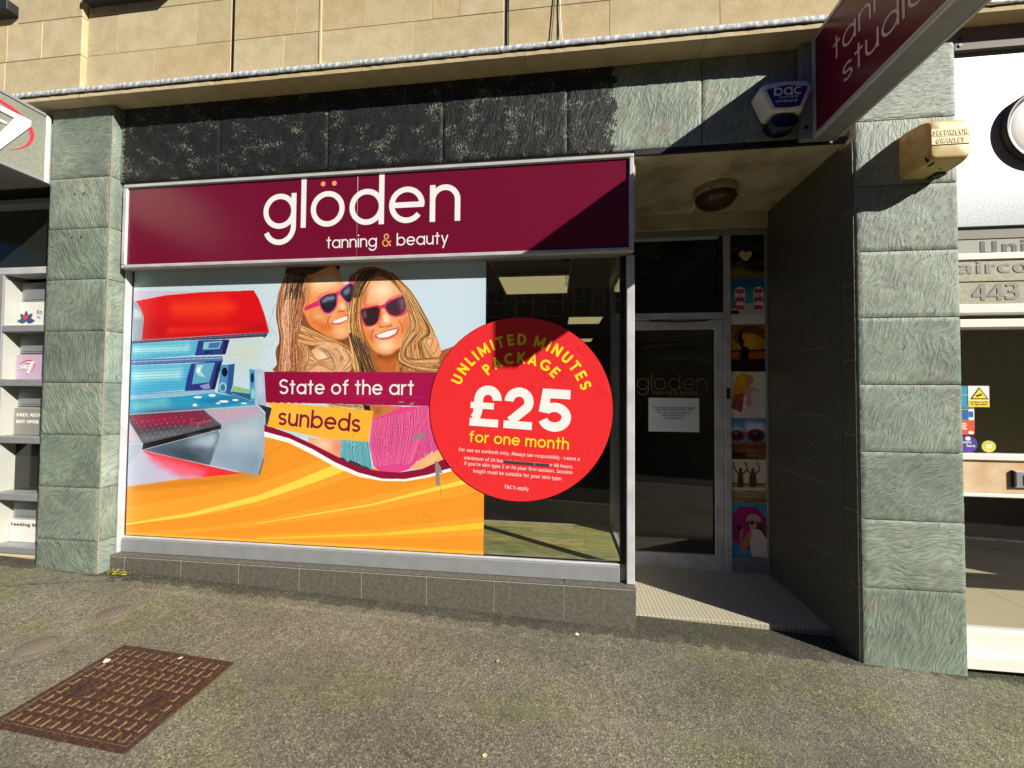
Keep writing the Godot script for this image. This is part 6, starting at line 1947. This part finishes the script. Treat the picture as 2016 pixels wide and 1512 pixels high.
func covers():
	var tilt = Basis(Vector3(1, -0.039, 0).normalized(), Vector3(0.039, 1, 0.02).normalized(), Vector3(1, -0.039, 0).normalized().cross(Vector3(0.039, 1, 0.02).normalized()))
	var S = FastNoiseLite.TYPE_SIMPLEX_SMOOTH
	var rust = tri("rusty_iron", Color(0.80, 0.72, 0.66), 0.8, noise_tex(S, 0.035, 5, 88, 512, [0.0, "35261d", 0.4, "4c3729", 0.6, "5c4331", 0.8, "77593e", 1.0, "a4845c"]), 2.6, noise_tex(S, 0.1, 3, 89, 256), 0.05)
	var worn = tri("sunlit_iron", Color(1.0, 0.95, 0.88), 0.6, noise_tex(S, 0.03, 4, 90, 256, [0.0, "4e4030", 0.5, "685642", 1.0, "978466"]), 3.0)  # pale tone puts sunlight on the stud sides into the colour
	var c = Vector3(-1.252, G(-1.252, 0.868), 0.868)
	var m = thing("manhole_cover", "rectangular rusty iron manhole cover with rows of raised studs in the pavement", "manhole cover", c)
	var turn = tilt * Basis(Vector3.UP, -0.02)
	var at = func(x, y, z): return c + turn * Vector3(x, y, z)
	put("lid", cbox(0.625, 0.02, 0.455, 0.002), rust, m, at.call(0, -0.007, 0), turn)
	for q in [[0, -0.245, 0.69, 0.026], [0, 0.245, 0.69, 0.026]]: put("frame_bar", cbox(q[2], 0.03, q[3], 0.003), rust, m, at.call(q[0], -0.009, q[1]), turn)
	for q in [-0.332, 0.332]: put("frame_bar", cbox(0.026, 0.03, 0.463, 0.003), rust, m, at.call(q, -0.009, 0), turn)
	put("pit", cbox(0.69, 0.03, 0.51, 0.002), mats["black"], m, at.call(0, -0.035, 0), turn)
	var stud = cbox(0.028, 0.011, 0.036, 0.0035)
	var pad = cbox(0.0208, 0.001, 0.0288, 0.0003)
	for i in 12:
		for j in 9:
			var x = -0.28 + i * 0.0509
			var z = -0.205 + j * 0.0512
			if (i in [1, 2] or i in [9, 10]) and j in [4, 5] and not (i in [1, 10] and false): continue
			var sp = at.call(x + (0.012 if j % 2 else 0.0) - 0.006, 0.0065, z)
			sp += turn * Vector3(rng.randf_range(-0.0015, 0.0015), -rng.randf() * 0.003, rng.randf_range(-0.0015, 0.0015))
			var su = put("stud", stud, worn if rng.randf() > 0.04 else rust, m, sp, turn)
			put("dark_top", pad, rust, su, sp + turn * Vector3(0, 0.0057, 0), Basis.IDENTITY)  # darker cap, so only the stud sides keep the painted light
	for x in [-0.205, 0.205]:
		put("keyhole_plate", cbox(0.085, 0.006, 0.085, 0.002), rust, m, at.call(x, 0.004, 0.025), turn)
		put("keyhole", cbox(0.012, 0.003, 0.05, 0.001), mats["black"], m, at.call(x, 0.0068, 0.025), turn)
	# two stop-tap covers
	var spec = [[Vector3(-1.972, 0, 0.36), "small round ribbed stopcock lid in a square concrete collar by the plinth", true], [Vector3(-2.03, 0, 0.69), "plain round stopcock lid in a square collar near the manhole cover", false]]
	for q in spec:
		var p = q[0]
		p.y = G(p.x, p.z)
		var t = thing("stopcock_cover", q[1], "access cover", p)
		var cm = tri("collar_concrete", Color(0.7, 0.69, 0.66), 0.9, noise_tex(S, 0.12, 4, 92, 512, [0.0, "6c675c", 0.5, "a39c8c", 1.0, "dcd6c4"]), 2.0)
		put("collar", cbox(0.205, 0.03, 0.195, 0.002), cm, t, p + tilt * Vector3(0, -0.0125, 0), tilt)
		put("lid_gap", lathe([Vector2(0.078, 0.0), Vector2(0.078, 0.003), Vector2(0, 0.003)]), mats["mortar_dark"], t, p, tilt)
		put("lid", lathe([Vector2(0.075, 0.0), Vector2(0.075, 0.0036), Vector2(0.074, 0.004), Vector2(0, 0.004)]), cm, t, p, tilt)
		if q[2]:
			for i in 5:
				var l = sqrt(0.07 * 0.07 - pow((i - 2) * 0.025, 2)) * 2
				put("groove", cbox(0.0025, 0.0012, l, 0.0003), mats["rubber"], t, p + tilt * Basis(Vector3.UP, 0.5) * Vector3((i - 2) * 0.025, 0.0042, 0), tilt * Basis(Vector3.UP, 0.5))

func leaf_mesh(l, w, sd):
	var st := SurfaceTool.new()
	st.begin(Mesh.PRIMITIVE_TRIANGLES)
	st.set_smooth_group(1)
	var r := RandomNumberGenerator.new()
	r.seed = sd
	var curl = r.randf_range(0.1, 0.35)
	for i in 8:
		var v = func(a, s):
			var t = a / 8.0
			var ww = sin(PI * pow(t, 0.8)) * w * s * 0.5
			return Vector3((t - 0.5) * l, absf(s) * w * curl * 0.6 + curl * l * 0.4 * pow(t - 0.5, 2) * 4 * 0.4 + 0.001, ww)
		for s in [[-1.0, 0.0], [0.0, 1.0]]:
			quad(st, v.call(i, s[0]), v.call(i + 1, s[0]), v.call(i + 1, s[1]), v.call(i, s[1]))
	return finish(st)

func litter():
	# leaves, each where it fell
	var spots = [[0.508, 0.909, 0.022, "cfc08a", "pale round dried leaf lying flat on open asphalt"], [0.478, 0.361, 0.02, "b3a482", "small dull brown leaf on asphalt below the sticker window"], [-1.534, 0.73, 0.03, "e2dcc0", "cream leaf lying on the rusty manhole cover's far edge"], [-1.191, 0.649, 0.016, "d8ceb0", "tiny pale leaf on the manhole cover by the far corner"], [0.93, 0.045, 0.022, "f2efe6", "white scrap of petal at the foot of the plinth corner"]]
	var k = 0
	for q in spots:
		var m = mat("leaf_%d" % k, q[3], 0.8)
		solo("fallen_leaf", leaf_mesh(q[2] * (1.5 if k != 0 else 1.2), q[2], 40 + k), m, on_ground(q[0], q[1], 0.001 if k not in [2, 3] else 0.008), q[4], "leaf", "litter on the pavement", Basis(Vector3.UP, k * 1.3))
		k += 1
	# weed in the corner of plinth and pilaster
	var wd = thing("weed", "yellow green weed growing where the plinth meets the left pilaster", "weed", on_ground(-2.5, -0.02))
	var r := RandomNumberGenerator.new()
	r.seed = 3
	var cols = ["8f8f34", "76802e", "a69a48", "8a7034", "5c662a"]
	for i in 70:
		var l = r.randf_range(0.012, 0.03)
		var x = -2.52 + r.randf() * r.randf() * 0.2 + 0.01
		var z = -0.055 + r.randf() * 0.055
		put("leaf", leaf_mesh(l, l * 0.6, i % 6), mat("weed_%d" % (i % 5), cols[i % 5], 0.7, 0.0, {"backlight_enabled": true, "backlight": Color(0.2, 0.2, 0.05)}), wd, on_ground(x, z, 0.005 + r.randf() * 0.022), Basis.from_euler(Vector3(r.randf_range(-0.7, 0.7), r.randf() * TAU, r.randf_range(-0.7, 0.7))))
	for i in 6: put("stem", tube([on_ground(-2.5 + i * 0.012, -0.05), on_ground(-2.505 + i * 0.016, -0.045, 0.03 + 0.01 * (i % 3))], 0.0012, 5), mat("stem_green", "5f6a2a", 0.8), wd)
	# loose grit
	var st := SurfaceTool.new()
	st.begin(Mesh.PRIMITIVE_TRIANGLES)
	var pts = [Vector3(0.5, 0, 0), Vector3(-0.4, 0, 0.4), Vector3(-0.3, 0, -0.5), Vector3(0.05, 0.55, 0)]
	for f in [[0, 3, 1], [1, 3, 2], [2, 3, 0], [0, 1, 2]]:
		for i in f: st.add_vertex(pts[i])
	st.set_smooth_group(-1)
	var gm = finish(st)
	var mm := MultiMesh.new()
	mm.transform_format = MultiMesh.TRANSFORM_3D
	mm.use_colors = true
	mm.mesh = gm
	var N = 9000
	mm.instance_count = N
	for i in N:
		var x = r.randf_range(-3.2, 4.2)
		var z = r.randf_range(-0.05, 1.9)
		if i % 3 == 0: z = -0.07 + absf(r.randfn(0, 0.06))
		var big = r.randf() < 0.03 and z > 0.02
		var s = r.randf_range(0.006, 0.011) if big else r.randf_range(0.002, 0.0046)
		var b = Basis.from_euler(Vector3(r.randf_range(-0.5, 0.5), r.randf() * TAU, r.randf_range(-0.5, 0.5))).scaled(Vector3(s, s * (0.3 if big else 1.0), s * (0.6 if big else 1.0)))
		mm.set_instance_transform(i, Transform3D(b, on_ground(x, z, 0.0015)))
		var c = r.randf()
		var g = 0.72 if big else 0.1 + 0.25 * c if c < 0.85 else 0.6
		mm.set_instance_color(i, Color(g, g * 0.96, g * 0.86))
	var mi := MultiMeshInstance3D.new()
	mi.name = "grit"
	mi.multimesh = mm
	mi.material_override = mat("grit_stone", Color.WHITE, 0.85, 0.0, {"vertex_color_use_as_albedo": true})
	add_child(mi)
	tag(mi, "loose grit and chippings scattered over the asphalt", "grit", "", "stuff")
